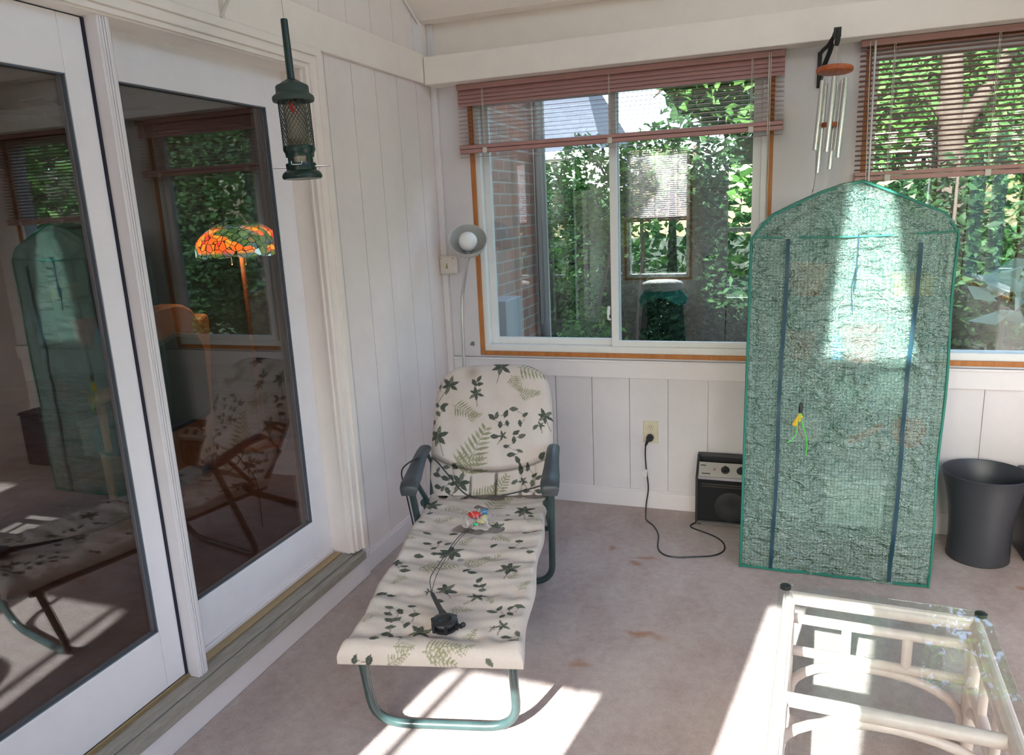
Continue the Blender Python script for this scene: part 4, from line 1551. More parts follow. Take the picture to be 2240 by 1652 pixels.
tb = thing('glass_top_table', 'pale painted rattan coffee table with clear glass top and arched side panels', 'table', tuple(tp_(TW / 2, TD / 2, 0)))
for (lu, lv) in ((0, 0), (TW, 0), (0, TD), (TW, TD)):
    m = MB()
    sx = 1 if lu == 0 else -1
    sy = 1 if lv == 0 else -1
    m.tube([tp_(lu, lv, 0.0), tp_(lu, lv, 0.05), tp_(lu, lv, TH - 0.025)], [0.019, 0.0185, 0.0185], 14)
    m.tube([tp_(lu, lv + sy * 0.040, 0.0), tp_(lu, lv + sy * 0.040, TH - 0.06)], 0.017, 12)
    for zz in (0.06, 0.20):
        m.tube([tp_(lu, lv - .002, zz), tp_(lu, lv + sy * 0.042, zz)], 0.012, 8)
    m.build('leg', WICKER, tb, smooth=True)


def arch(m, P, Q, z0, z1, r, n=16):
    pts = []
    for i in range(n + 1):
        a = math.pi * i / n
        f = 0.5 - 0.5 * math.cos(a)
        p = P.lerp(Q, f)
        pts.append(Vector((p.x, p.y, z0 + (z1 - z0) * math.sin(a) ** 0.9)))
    m.tube(pts, r, 10)


ends = [(0.0, 'end_panel'), (TD, 'end_panel')]
for (v, nm) in ends:
    m = MB()
    for zz, r in ((0.385, 0.0185), (0.318, 0.0155), (0.205, 0.0155)):
        m.tube([tp_(0, v, zz), tp_(TW, v, zz)], r, 12)
    for u in (TW * .335, TW * .665):
        m.tube([tp_(u, v, 0.205), tp_(u, v, 0.318)], 0.0145, 10)
    arch(m, tp_(0.012, v, 0), tp_(TW - .012, v, 0), 0.055, 0.185, 0.0145)
    m.build(nm, WICKER, tb, smooth=True)
m = MB()
m.tube([tp_(0, 0.50, 0.375), tp_(TW, 0.50, 0.375)], 0.0185, 12)
arch(m, tp_(0.0, 0.50, 0), tp_(TW, 0.50, 0), 0.215, 0.350, 0.0125)
m.build('middle_rail', WICKER, tb, smooth=True)
for u in (0, TW):
    m = MB()
    for zz, r in ((0.385, 0.0185), (0.345, 0.0150), (0.205, 0.0155)):
        m.tube([tp_(u, 0, zz), tp_(u, TD, zz)], r, 12)
    for v in (0.17, 0.34, 0.50, 0.66, 0.82):
        m.tube([tp_(u, v, 0.205), tp_(u, v, 0.345)], 0.0125, 10)
    arch(m, tp_(u, 0.02, 0), tp_(u, 0.49, 0), 0.06, 0.190, 0.0145)
    arch(m, tp_(u, 0.51, 0), tp_(u, TD - 0.02, 0), 0.06, 0.190, 0.0145)
    m.tube([tp_(u, 0.50, 0.0), tp_(u, 0.50, 0.205)], 0.0165, 10)
    m.build('side_panel', WICKER, tb, smooth=True)
m = MB()
# flat lip of split rattan inside the frame
for (a, c_) in (((0, 0), (TW, 0)), ((0, TD), (TW, TD)), ((0, 0), (0, TD)), ((TW, 0), (TW, TD))):
    m.tube([tp_(*a, 0.399), tp_(*c_, 0.399)], 0.011, 8)
m.build('top_frame', WICKER, tb, smooth=True)
m = MB()
g = [tp_(-0.032, -0.030, 0), tp_(TW + 0.032, -0.030, 0), tp_(TW + 0.032, TD + 0.03, 0), tp_(-0.032, TD + 0.03, 0)]
m.add([q + Vector((0, 0, 0.4135)) for q in g] + [q + Vector((0, 0, 0.4195)) for q in g], [(3, 2, 1, 0), (4, 5, 6, 7), (0, 1, 5, 4), (1, 2, 6, 5), (2, 3, 7, 6), (3, 0, 4, 7)])
tt = m.build('table_top', GLASS_T, tb, bevel=0.0015)
tt['label'] = 'clear glass top'
for (u, v) in ((-0.012, -0.012), (TW + 0.012, -0.012), (-0.012, TD + .012), (TW + .012, TD + .012)):
    m = MB()
    m.lathe([(0.001, 0.0), (0.0165, 0.0), (0.0165, 0.009), (0.012, 0.0125), (0.001, 0.013)], 18, tp_(u, v, 0.4095))
    m.build('glass_pad', DKRUB, tb, smooth=True)

# ------------------------------------------------------------------ mini greenhouse
GX0, GX1, GYF, GYB = 1.652, 2.392, -0.592, -0.195


def mat_pvc(name, axes):
    """woven see-through greenhouse film: green grid threads on a milky green, crinkled sheet"""
    t = NT(name)
    tc = t.n('ShaderNodeTexCoord')
    sep = t.n('ShaderNodeSeparateXYZ')
    t.l(tc.outputs['Object'], sep.inputs[0])
    lines = []
    for a in axes:
        s = t.math('FRACT', t.math('MULTIPLY', sep.outputs[a], 1 / 0.0135))
        lines.append(t.math('LESS_THAN', s, 0.14))
    thread = t.math('MAXIMUM', lines[0], lines[1])
    v = t.coord(1.0)
    wr1 = t.noise(t.coord((4.5, 4.5, 9)), 3.6, 4, 0.62)
    wr2 = t.noise(t.coord((24, 24, 60)), 2.5, 4, 0.7)
    hsum = t.math('ADD', t.math('MULTIPLY', wr1, 1.0), t.math('MULTIPLY', wr2, 0.06))
    nrm = t.bump(hsum, 1.0, 0.06)
    big = t.noise(v, 3.5, 4, 0.6)
    col = t.ramp(big, [(0.3, (0.14, 0.34, 0.265)), (0.7, (0.40, 0.57, 0.485))])
    col = t.mixc(thread, col, (0.06, 0.26, 0.20))
    df = t.n('ShaderNodeBsdfDiffuse')
    t.l(col, df.inputs[0])
    t.l(nrm, df.inputs['Normal'])
    tl = t.n('ShaderNodeBsdfTranslucent')
    t.l(col, tl.inputs[0])
    t.l(nrm, tl.inputs['Normal'])
    m1 = t.n('ShaderNodeMixShader')
    m1.inputs[0].default_value = 0.40
    t.l(df.outputs[0], m1.inputs[1])
    t.l(tl.outputs[0], m1.inputs[2])
    tr = t.n('ShaderNodeBsdfTransparent')
    tr.inputs[0].default_value = (0.77, 0.92, 0.86, 1)
    m2 = t.n('ShaderNodeMixShader')
    fac = t.math('ADD', t.math('MULTIPLY', thread, 0.30), t.math('ADD', 0.30, t.math('MULTIPLY', big, 0.34)))
    t.l(fac, m2.inputs[0])
    t.l(tr.outputs[0], m2.inputs[1])
    t.l(m1.outputs[0], m2.inputs[2])
    gl = t.n('ShaderNodeBsdfGlossy')
    gl.inputs['Roughness'].default_value = 0.17
    gl.inputs['Color'].default_value = (0.9, 1, 0.96, 1)
    t.l(nrm, gl.inputs['Normal'])
    m3 = t.n('ShaderNodeMixShader')
    m3.inputs[0].default_value = 0.26
    t.l(m2.outputs[0], m3.inputs[1])
    t.l(gl.outputs[0], m3.inputs[2])
    return t.finish(m3)


PVC_F = mat_pvc('woven_green_film_front', (0, 2))
PVC_S = mat_pvc('woven_green_film_side', (1, 2))

top_prof = [(0.0, 1.455), (0.025, 1.505), (0.075, 1.545), (0.16, 1.585), (0.26, 1.628), (0.34, 1.658), (0.40, 1.662), (0.46, 1.645), (0.55, 1.595), (0.63, 1.553), (0.69, 1.528), (0.722, 1.500), (0.74, 1.450)]


def gtop(x):
    xs = [p[0] for p in top_prof]
    zs = [p[1] for p in top_prof]
    return float(np.interp(x, xs, zs))


def gnoise(a, b_, s=1.0):
    return (0.0032 * math.sin(a * 71 + 4 * math.sin(b_ * 19 + s)) * math.sin(b_ * 63 + 3 * math.sin(a * 23)) + 0.0012 * math.sin(b_ * 131 + 5 * math.sin(a * 31 + s)) + 0.0065 * math.sin(a * 13 + 2.1 * math.sin(b_ * 5 + 1) + s) + 0.004 * math.sin(b_ * 31 + 3 * math.sin(a * 8 + s)) + 0.0025 * math.sin(a * 47 + b_ * 22 + s * 3))


gh = thing('mini_greenhouse', 'tall zipped plastic greenhouse with green woven cover standing by the windows', 'greenhouse', ((GX0 + GX1) / 2, (GYF + GYB) / 2, 0))


def skew(u, z):
    """left edge leans a little, the base flares to the left"""
    xl = GX0 + 0.004 - 0.012 * (1 - z / 1.5)
    return xl + (GX1 - xl + 0.004 * math.sin(z * 9)) * u


m = MB()
m.grid(lambda u, v: (lambda z: (skew(u, z), GYF - 0.004 * u + gnoise(u * .74, z) * (0.25 + min(1, 4 * u * (1 - u))), z))(0.002 + v * (gtop(u * 0.74) - 0.004)), 130, 260)
m.build('front_cover', PVC_F, gh, smooth=True)
m = MB()
m.grid(lambda u, v: (lambda z: (skew(u, z), GYB, z))(0.002 + v * (gtop(u * 0.74) - 0.004)), 24, 40)
m.build('back_cover', PVC_F, gh, smooth=True)
wrap_p = [(0, z) for z in np.linspace(0.002, 1.43, 36)] + [(p[0] / 0.74, p[1]) for p in top_prof] + [(1, z) for z in np.linspace(1.43, 0.002, 36)]


def wrap_fn(u, v):
    f = u * (len(wrap_p) - 1)
    i = min(int(f), len(wrap_p) - 2)
    a, b_ = wrap_p[i], wrap_p[i + 1]
    k = f - i
    uu_, z = a[0] * (1 - k) + b_[0] * k, a[1] * (1 - k) + b_[1] * k
    off = gnoise(v * .45, z, 2.0) * (4 * v * (1 - v))
    return (skew(uu_, z) + (off if uu_ in (0.0, 1.0) else 0), GYF + (GYB - GYF) * v, z + (off * .6 if uu_ not in (0.0, 1.0) else 0))


m = MB()
m.grid(wrap_fn, len(wrap_p), 20)
m.build('side_and_roof_cover', PVC_S, gh, smooth=True)
m = MB()
fr = []
for (uu_, zz) in wrap_p[::2] + [wrap_p[-1]]:
    fr.append((skew(uu_, zz), GYF - 0.003, zz))
m.tube(fr, 0.0055, 6)
m.tube([(skew(k / 20, 0.006), GYF - 0.004 + .004 * math.sin(k), 0.008) for k in range(21)], 0.006, 6)
m.tube([(skew(k / 20, 1.46), GYF - 0.007, 1.462 - 0.010 * math.sin(k / 20 * math.pi)) for k in range(21)], 0.0035, 6)
m.build('edge_binding', PIPE, gh, smooth=True)
for (xa, xb, nm) in ((1.796, 1.775, 'zip_strip'), (2.268, 2.246, 'zip_strip')):
    m = MB()
    vs = []
    for k in range(41):
        f = k / 40
        z = 1.452 * (1 - f) + 0.015 * f - (0.028 if xa > 2 and f < .01 else 0)
        x = xa + (xb - xa) * f + 0.003 * math.sin(f * 11)
        u = (x - GX0) / 0.74
        y = GYF - 0.010 + gnoise(u * .74, z) * 0.8
        vs += [(x - .0075, y, z), (x + .0075, y, z), (x + .0075, y + .004, z), (x - .0075, y + .004, z)]
    fs = []
    for k in range(40):
        for j in range(4):
            j2 = (j + 1) % 4
            fs.append((k * 4 + j, k * 4 + j2, k * 4 + 4 + j2, k * 4 + 4 + j))
    fs += [(3, 2, 1, 0), (160, 161, 162, 163)]
    m.add(vs, fs)
    m.build(nm, ZIPM, gh, smooth=True)
m = MB()
m.tube([(2.052, GYF - .012, 1.462), (2.050, GYF - .014, 1.30), (2.044, GYF - .014, 1.24)], 0.006, 6, flat=.4)
m.tube([(2.048, GYF - .014, 1.33), (2.036, GYF - .014, 1.26), (2.044, GYF - .014, 1.16)], 0.0045, 6, flat=.4)
m.build('door_tie', ZIPM, gh)
FRG = plain('dark_green_frame_tube', (0.015, 0.09, 0.06), 0.4)
m = MB()
ix0, ix1, iy0, iy1 = GX0 + .03, GX1 - .03, GYF + .03, GYB - .03
for (x, y) in ((ix0, iy0), (ix1, iy0), (ix0, iy1), (ix1, iy1)):
    m.tube([(x, y, 0.0), (x, y, 1.44)], 0.008, 8)
for y in (iy0, iy1):
    m.tube([(ix0, y, 1.44), (GX0 + .37, y, 1.63), (ix1, y, 1.44)], 0.008, 8)
m.tube([(GX0 + .37, iy0, 1.63), (GX0 + .37, iy1, 1.63)], 0.008, 8)
m.build('tube_frame', FRG, gh, smooth=True)
SH = (0.20, 0.56, 0.92, 1.20)
for zz in SH:
    m = MB()
    for y in (iy0, iy1):
        m.tube([(ix0, y, zz), (ix1, y, zz)], 0.006, 6)
    for x in (ix0, ix1):
        m.tube([(x, iy0, zz), (x, iy1, zz)], 0.006, 6)
    for k in range(1, 16):
        x = ix0 + (ix1 - ix0) * k / 16
        m.tube([(x, iy0, zz), (x, iy1, zz)], 0.0018, 4)
    m.build('wire_shelf', FRG, gh)


def pot(name, label, x, y, z, r0, r1, h, mat, cat='pot'):
    m = MB()
    m.lathe([(0.001, 0), (r0, 0), (r1, h * .82), (r1 + .006, h * .83), (r1 + .006, h), (r1 - .004, h), (r0 - .004, 0.01), (0.001, 0.01)], 24, (x, y, z))
    return tag(m.build(name, mat, None, smooth=True), label, cat)


sz = 0.0065
pot('plant_pot', 'dark red flowerpot seen through the greenhouse cover at mid height', 2.10, -0.42, 0.92 + sz, 0.055, 0.085, 0.15, plain('dull_red_glaze', (0.40, 0.06, 0.05), 0.6))
pot('plant_pot', 'terracotta pot on the same shelf as the dark red flowerpot', 1.86, -0.38, 0.92 + sz, 0.045, 0.065, 0.11, TERRA)
pot('plant_pot', 'orange pot standing on the top greenhouse shelf behind the film', 1.88, -0.42, 1.20 + sz, 0.06, 0.08, 0.13, plain('orange_pot_plastic', (0.62, 0.18, 0.06), 0.5))
m = MB()
m.box((2.20, -0.50, 1.2065), (2.345, -0.33, 1.285))
m.box((2.19, -0.51, 1.275), (2.352, -0.32, 1.290))
tag(m.build('planter_box', YELP, None, bevel=0.008), 'yellow planter box on the top greenhouse shelf', 'planter')
m = MB()
m.lathe([(0.001, 0), (0.062, 0), (0.066, 0.01), (0.066, 0.055), (0.001, 0.058)], 26, (2.285, -0.46, 0.64), (0.15, -1, 0.1))
m.box((2.28, -0.45, 0.5665), (2.29, -0.44, 0.60))
o = tag(m.build('round_tin', plain('orange_red_tin', (0.62, 0.13, 0.07), 0.4), None, smooth=True), 'round orange red tin behind a zip strip beside the orange tool', 'tin')
m = MB()
m.tube([(2.06, -0.48, 0.585), (2.10, -0.48, 0.60), (2.20, -0.47, 0.66)], [0.018, 0.020, 0.014], 12)
o = tag(m.build('hand_trowel', plain('orange_tool_plastic', (0.66, 0.16, 0.06), 0.5), None, smooth=True), 'orange handled garden tool leaning on the second greenhouse shelf', 'garden tool')
m = MB()
m.ball((2.052, -0.485, 0.585), 0.018)
m.build('grip_end', WHITEP, o, smooth=True)
m = MB()
m.box((1.99, -0.50, 0.2065), (2.22, -0.24, 0.42))
m.box((1.98, -0.51, 0.41), (2.23, -0.23, 0.432))
tag(m.build('seed_tray_box', WHITEP, None, bevel=0.006), 'white box on the lowest greenhouse shelf behind the film', 'box')
m = MB()
m.box((1.83, -0.46, 0.5665), (1.96, -0.36, 0.67))
tag(m.build('seed_packet_box', plain('pale_pink_card', (0.68, 0.55, 0.55), 0.8), None, bevel=0.002), 'small pale carton near the lime cat toy behind the film', 'carton')
m = MB()
m.box((1.99, -0.42, 0.9265), (2.03, -0.38, 1.0))
m.ball((2.01, -0.40, 1.01), 0.022)
tag(m.build('spray_bottle', BLUEP, None, smooth=True), 'small blue bottle beside the dark red pot inside the greenhouse', 'bottle')
m = MB()
m.box((1.75, -0.47, 0.2065), (1.93, -0.28, 0.33))
tag(m.build('seedling_tray', plain('grey_green_tray', (0.30, 0.36, 0.33), 0.6), None, bevel=0.01), 'grey green tray beside the white box on the lowest greenhouse shelf', 'tray')
m = MB()
pts = [(2.10, -0.50, 1.42), (2.15, -0.52, 1.36), (2.17, -0.54, 1.27), (2.165, -0.53, 1.20), (2.14, -0.50, 1.2095)]
m.tube(spline(pts, 6), 0.005, 6)
tag(m.build('garden_string', CORDM, None), 'loop of pale string hanging from the greenhouse top behind the door tie', 'string')

# cat toy hanging on a line in front of the cover
ct = thing('hanging_cat_toy', 'lime green ribbon toy hanging on a black line before the greenhouse', 'toy', (1.870, -0.635, 0.77))
m = MB()
m.tube(spline([(1.899, -0.262, 1.80), (1.898, -0.30, 1.70), (1.882, -0.56, 1.634), (1.877, -0.622, 1.600), (1.873, -0.632, 1.2), (1.868, -0.636, 0.79)], 8), 0.0010, 5)
m.build('line', plain('grey_thread', (0.10, 0.10, 0.10), 0.6), ct)
m = MB()
m.lathe([(0.001, 0.0), (0.0075, 0.0), (0.008, 0.02), (0.006, 0.033), (0.0025, 0.044), (0.001, 0.045)], 12, (1.868, -0.636, 0.744))
m.build('clip', BLACKP, ct, smooth=True)
LIME = plain('lime_green_ribbon', (0.10, 0.72, 0.05), 0.4)
m = MB()
m.tube(spline([(1.868, -0.636, 0.745), (1.876, -0.638, 0.70), (1.892, -0.640, 0.65), (1.898, -0.640, 0.60), (1.893, -0.641, 0.555)], 6), [0.004] + [0.0065] * 22 + [0.005, 0.003], 8, flat=0.35)
m.tube(spline([(1.867, -0.636, 0.745), (1.858, -0.64, 0.69), (1.855, -0.642, 0.655), (1.838, -0.644, 0.625), (1.820, -0.644, 0.615)], 5), 0.0016, 5)
m.build('ribbon', LIME, ct)
m = MB()
rng = random.Random(8)
for k in range(16):
    a = rng.uniform(0, 6.28)
    b2 = Vector((1.858 + 0.017 * math.cos(a), -0.64 + 0.006 * math.sin(a), 0.708 + 0.022 * math.sin(a + 1)))
    m.tube([(1.866, -0.637, 0.742), b2], [0.0015, 0.004], 5)
m.build('feather_tuft', plain('yellow_feather', (0.72, 0.48, 0.04), 0.9), ct)
m = MB()
m.tube(spline([(1.861, -0.638, 0.69), (1.868, -0.64, 0.66), (1.882, -0.641, 0.638)], 4), 0.0018, 5)
m.build('brown_tail', plain('brown_feather', (0.24, 0.12, 0.05), 0.9), ct)

# ------------------------------------------------------------------ draped stand near the south door (only its reflection and round shadow show)
st = thing('draped_stand', 'round stand under dark cloth with a white cushion and teal throw', 'stand', (0.68, -3.62, 0))
m = MB()
m.lathe([(0.001, 0.0), (0.24, 0.0), (0.225, 0.3), (0.20, 0.62), (0.185, 0.72), (0.165, 0.765), (0.001, 0.77)], 40, (0.68, -3.62, 0))
m.build('drape', DKTEAL, st, smooth=True)
m = MB()
m.grid(lambda u, v: (0.68 + math.cos(u * 2 * math.pi) * (0.175 + .06 * v + .008 * math.sin(u * 40)), -3.62 + math.sin(u * 2 * math.pi) * (0.175 + .06 * v + .008 * math.sin(u * 40)), 0.775 - (0.10 + .04 * math.sin(u * 19)) * v), 80, 6, closed_u=True)
m.build('throw', TEALC, st, smooth=True)
m = MB()
m.lathe([(0.001, 0.0), (0.18, 0.0), (0.20, 0.02), (0.205, 0.05), (0.19, 0.075), (0.15, 0.09), (0.001, 0.095)], 40, (0.68, -3.62, 0.775))
m.build('cushion', plain('white_cotton', (0.80, 0.79, 0.78), 0.9), st, smooth=True)

# ------------------------------------------------------------------ the dim room behind the sliding doors
HX0, HY0, HY1, HF, HC_ = -5.2, -4.6, 1.70, 0.18, 2.66
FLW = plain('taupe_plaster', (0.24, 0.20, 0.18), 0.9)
b = MB()
b.box((HX0, HY0, 0.06), (-0.2, HY1, HF))


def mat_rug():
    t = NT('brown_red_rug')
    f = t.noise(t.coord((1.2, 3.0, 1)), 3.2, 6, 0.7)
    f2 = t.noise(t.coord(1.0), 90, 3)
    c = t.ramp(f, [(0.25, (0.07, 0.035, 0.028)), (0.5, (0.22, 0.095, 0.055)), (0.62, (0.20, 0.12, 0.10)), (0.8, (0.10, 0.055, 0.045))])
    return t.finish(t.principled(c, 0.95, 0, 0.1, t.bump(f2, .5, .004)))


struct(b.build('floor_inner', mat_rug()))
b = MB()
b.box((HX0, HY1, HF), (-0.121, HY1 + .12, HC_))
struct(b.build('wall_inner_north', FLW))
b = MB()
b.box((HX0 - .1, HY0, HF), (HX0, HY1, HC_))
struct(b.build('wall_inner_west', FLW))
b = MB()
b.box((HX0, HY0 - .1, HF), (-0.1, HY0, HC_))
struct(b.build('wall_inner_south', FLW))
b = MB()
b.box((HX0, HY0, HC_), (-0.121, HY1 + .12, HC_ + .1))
struct(b.build('ceiling_inner', FLW))

# stained glass floor lamp
TL = Vector((-1.345, -0.03, HF))
tl_ = thing('stained_glass_floor_lamp', 'lit floor lamp with orange and green leaded glass shade behind the doors', 'lamp', tuple(TL))


def mat_leaded():
    t = NT('leaded_stained_glass')
    v = t.coord(1.0)
    vo = t.n('ShaderNodeTexVoronoi', feature='DISTANCE_TO_EDGE')
    vo.inputs['Scale'].default_value = 26.0
    t.l(v, vo.inputs['Vector'])
    vc = t.n('ShaderNodeTexVoronoi', feature='F1')
    vc.inputs['Scale'].default_value = 26.0
    t.l(v, vc.inputs['Vector'])
    sep = t.n('ShaderNodeSeparateColor')
    t.l(vc.outputs['Color'], sep.inputs[0])
    sp = t.n('ShaderNodeSeparateXYZ')
    tc = t.n('ShaderNodeTexCoord')
    t.l(tc.outputs['Generated'], sp.inputs[0])
    fl = t.noise(v, 7.0, 1)
    orange = t.ramp(sep.outputs[0], [(0.0, (0.85, 0.08, 0.01)), (0.35, (1.0, 0.16, 0.01)), (0.65, (1.0, 0.34, 0.03)), (0.9, (0.7, 0.03, 0.03))])
    green = t.ramp(sep.outputs[1], [(0.0, (0.035, 0.07, 0.025)), (0.5, (0.09, 0.13, 0.03)), (0.75, (0.05, 0.09, 0.10)), (0.92, (0.16, 0.10, 0.04)), (1.0, (0.45, 0.70, 0.75))])
    sel = t.ramp(fl, [(0.46, 0.0), (0.49, 1.0)])
    c = t.mixc(sel, green, orange)
    low = t.ramp(sp.outputs['Z'], [(0.10, 1.0), (0.20, 0.0), (0.66, 0.0), (0.80, 1.0)])
    c = t.mixc(low, c, green)
    dark = t.ramp(sp.outputs['Z'], [(0.70, 1.0), (0.88, 0.16)])
    lead = t.ramp(vo.outputs['Distance'], [(0.035, 0.0), (0.055, 1.0)])
    cm = t.mixc(lead, (0.0, 0.0, 0.0), c)
    em = t.n('ShaderNodeEmission')
    mm = t.n('ShaderNodeMixRGB', blend_type='MULTIPLY')
    mm.inputs[0].default_value = 1
    t.l(cm, mm.inputs[1])
    t.l(dark, mm.inputs[2])
    t.l(mm.outputs[0], em.inputs[0])
    em.inputs[1].default_value = 2.3
    gp_ = t.principled((0.02, 0.02, 0.02), 0.3)
    ad = t.n('ShaderNodeAddShader')
    t.l(em.outputs[0], ad.inputs[0])
    t.l(gp_.outputs[0], ad.inputs[1])
    return t.finish(ad)


SZ = 1.435
m = MB()
sp_ = [(0.262, -0.005), (0.262, 0.035), (0.250, 0.075), (0.215, 0.115), (0.160, 0.155), (0.095, 0.190), (0.045, 0.212)]
sp_ = sp_ + [(r - 0.004, h - 0.003) for r, h in sp_[::-1]]
m.lathe(sp_, 64, (TL.x, TL.y, SZ), closed=True)
# scalloped lower rim
vs = []
for i, p in enumerate(m.v):
    if p[2] < SZ + 0.01:
        a = math.atan2(p[1] - TL.y, p[0] - TL.x)
        m.v[i] = (p[0], p[1], p[2] - 0.012 * abs(math.sin(a * 6)))
m.build('lamp_shade', mat_leaded(), tl_, smooth=True)
m = MB()
m.tube([(TL.x, TL.y, HF + .02), (TL.x, TL.y, 1.60)], 0.016, 12)
m.lathe([(0.001, 0), (0.14, 0), (0.15, 0.02), (0.05, 0.05), (0.03, 0.09), (0.018, 0.12)], 28, (TL.x, TL.y, HF + .001))
m.lathe([(0.001, 0.03), (0.03, 0.02), (0.05, 0.0), (0.046, -0.004), (0.001, -0.004)], 24, (TL.x, TL.y, SZ + 0.214))
m.build('pole', mat_wood('dark_lamp_wood', (0.20, 0.07, 0.03), (0.32, 0.12, 0.05)), tl_, smooth=True)
m = MB()
for dx in (-0.055, 0.05):
    m = MB()
    m.tube([(TL.x + dx, TL.y - .03, SZ + .03), (TL.x + dx, TL.y - .03, SZ - 0.065)], 0.0015, 5)
    m.ball((TL.x + dx, TL.y - .03, SZ - 0.069), 0.006)
    m.build('pull_chain', BRASSY, tl_)
pl = bpy.data.lights.new('lamp_bulb', 'POINT')
pl.energy = 9.0
pl.color = (1.0, 0.62, 0.30)
pl.shadow_soft_size = 0.04
po = bpy.data.objects.new('lamp_bulb', pl)
scene.collection.objects.link(po)
po.location = (TL.x, TL.y - .10, SZ + 0.06)

# recessed ceiling light
m = MB()
m.lathe([(0.085, 0.0), (0.085, -0.006), (0.070, -0.010), (0.068, 0.0)], 28, (-3.45, 1.15, HC_ - .0005), closed=True)
dl = tag(m.build('recessed_light', WHITEP, None, smooth=True), 'small glowing recessed ceiling light beyond the door glass', 'ceiling light')
em = NT('warm_lens')
e = em.n('ShaderNodeEmission')
e.inputs[0].default_value = (1.0, 0.62, 0.28, 1)
e.inputs[1].default_value = 9.0
m = MB()
m.lathe([(0.001, -0.006), (0.067, -0.006), (0.067, -0.002), (0.001, -0.002)], 24, (-3.45, 1.15, HC_ - .0005))
m.build('lens', em.finish(e), dl)

# carved high-back armchair
AC = Vector((-1.62, -0.70, HF))
ac = thing('carved_armchair', 'tan wood framed tall backed armchair with dark teal cushions behind the doors', 'armchair', tuple(AC), 0.0)
rot = math.radians(-81)


def ap(x, y, z):
    x, y, z = x * 1.05, y * 1.05, z * 0.94
    return AC + Vector((x * math.cos(rot) - y * math.sin(rot), x * math.sin(rot) + y * math.cos(rot), z))


def aprism(m, poly, y0, y1):
    n = len(poly)
    vs = [ap(a, y0, c) for a, c in poly] + [ap(a, y1, c) for a, c in poly]
    fs = [tuple(range(n)), tuple(range(2 * n - 1, n - 1, -1))] + [(i, i + n, (i + 1) % n + n, (i + 1) % n) for i in range(n)]
    m.add(vs, fs)


m = MB()
half = [(0.24, 0.10), (0.27, 0.45), (0.31, 0.72), (0.335, 0.86), (0.34, 0.965), (0.315, 0.985), (0.28, 0.975), (0.245, 0.955), (0.225, 0.985), (0.19, 1.03), (0.13, 1.065), (0.06, 1.08)]
outl = half + [(-a, c) for a, c in half[::-1]]
aprism(m, outl, 0.16, 0.26)
m.build('carved_back', OAK, ac, smooth=False, bevel=0.03)
m = MB()
aprism(m, [(-0.23, 0.35), (0.23, 0.35), (0.25, 0.78), (0.2, 0.88), (0, 0.93), (-0.2, 0.88), (-0.25, 0.78)], 0.08, 0.275)
m.build('back_upholstery', plain('dark_teal_upholstery', (0.045, 0.075, 0.08), 0.8), ac, bevel=0.03)
m = MB()
aprism(m, [(-0.30, 0.26), (0.30, 0.26), (0.30, 0.44), (-0.30, 0.44)], -0.08, 0.18)
m.build('seat', plain('dark_teal_upholstery', (0.045, 0.075, 0.08), 0.8), ac, bevel=0.04)
for sg in (-1, 1):
    m = MB()
    m.tube([ap(sg * .31, .18, .66), ap(sg * .32, .08, .64), ap(sg * .32, .0, .60)], [.03, .035, .04], 10)
    m.tube([ap(sg * .31, .02, .60), ap(sg * .30, .02, .30)], .022, 8)
    m.build('arm', OAK, ac, smooth=True)
    for yy in (-.03, .2):
        m = MB()
        m.tube([ap(sg * .27, yy, 0.002), ap(sg * .27, yy, .28)], [.02, .028], 10)
        m.build('leg', OAK, ac, smooth=True)

# dark ceiling fan in the inner room
cf = thing('ceiling_fan', 'dark ceiling fan dim behind the upper door glass', 'fan', (-3.05, 0.35, HC_ - .3))
FANM = plain('dark_fan_wood', (0.03, 0.025, 0.025), 0.5)
m = MB()
m.lathe([(0.001, 0.0), (0.05, 0.0), (0.12, 0.04), (0.12, 0.12), (0.04, 0.16), (0.02, 0.2), (0.02, 0.30), (0.07, 0.30), (0.001, 0.301)], 28, (-3.05, 0.35, HC_ - .302))
m.build('motor', FANM, cf, smooth=True)
for k in range(5):
    a = k * 2 * math.pi / 5 + .3
    d = Vector((math.cos(a), math.sin(a), 0))
    m = MB()
    m.obox(Vector((-3.05, 0.35, HC_ - .23)) + d * 0.38, d * 0.27, Vector((-d.y, d.x, 0.12)) * 0.065, (0, 0, 0.004))
    m.build('blade', FANM, cf, bevel=.002)

# ------------------------------------------------------------------ outside
def mat_leaf(name, c1, c2, trans=0.35):
    t = NT(name)
    g = t.n('ShaderNodeNewGeometry')
    c = t.ramp(g.outputs['Random Per Island'], [(0.0, c1), (1.0, c2)])
    p = t.principled(c, 0.6, 0, 0.2)
    tl = t.n('ShaderNodeBsdfTranslucent')
    t.l(c, tl.inputs[0])
    m = t.n('ShaderNodeMixShader')
    m.inputs[0].default_value = trans
    t.l(p.outputs[0], m.inputs[1])
    t.l(tl.outputs[0], m.inputs[2])
    return t.finish(m)


LEAF = mat_leaf('fresh_leaf', (0.035, 0.10, 0.025), (0.11, 0.24, 0.055))
LEAFD = mat_leaf('dark_leaf', (0.009, 0.028, 0.012), (0.032, 0.085, 0.027))
LEAFB = mat_leaf('bluish_leaf', (0.12, 0.20, 0.15), (0.30, 0.42, 0.33))
BARK = mat_wood('grey_brown_bark', (0.035, 0.026, 0.020), (0.085, 0.066, 0.050), (10, 10, 2), 0.9)


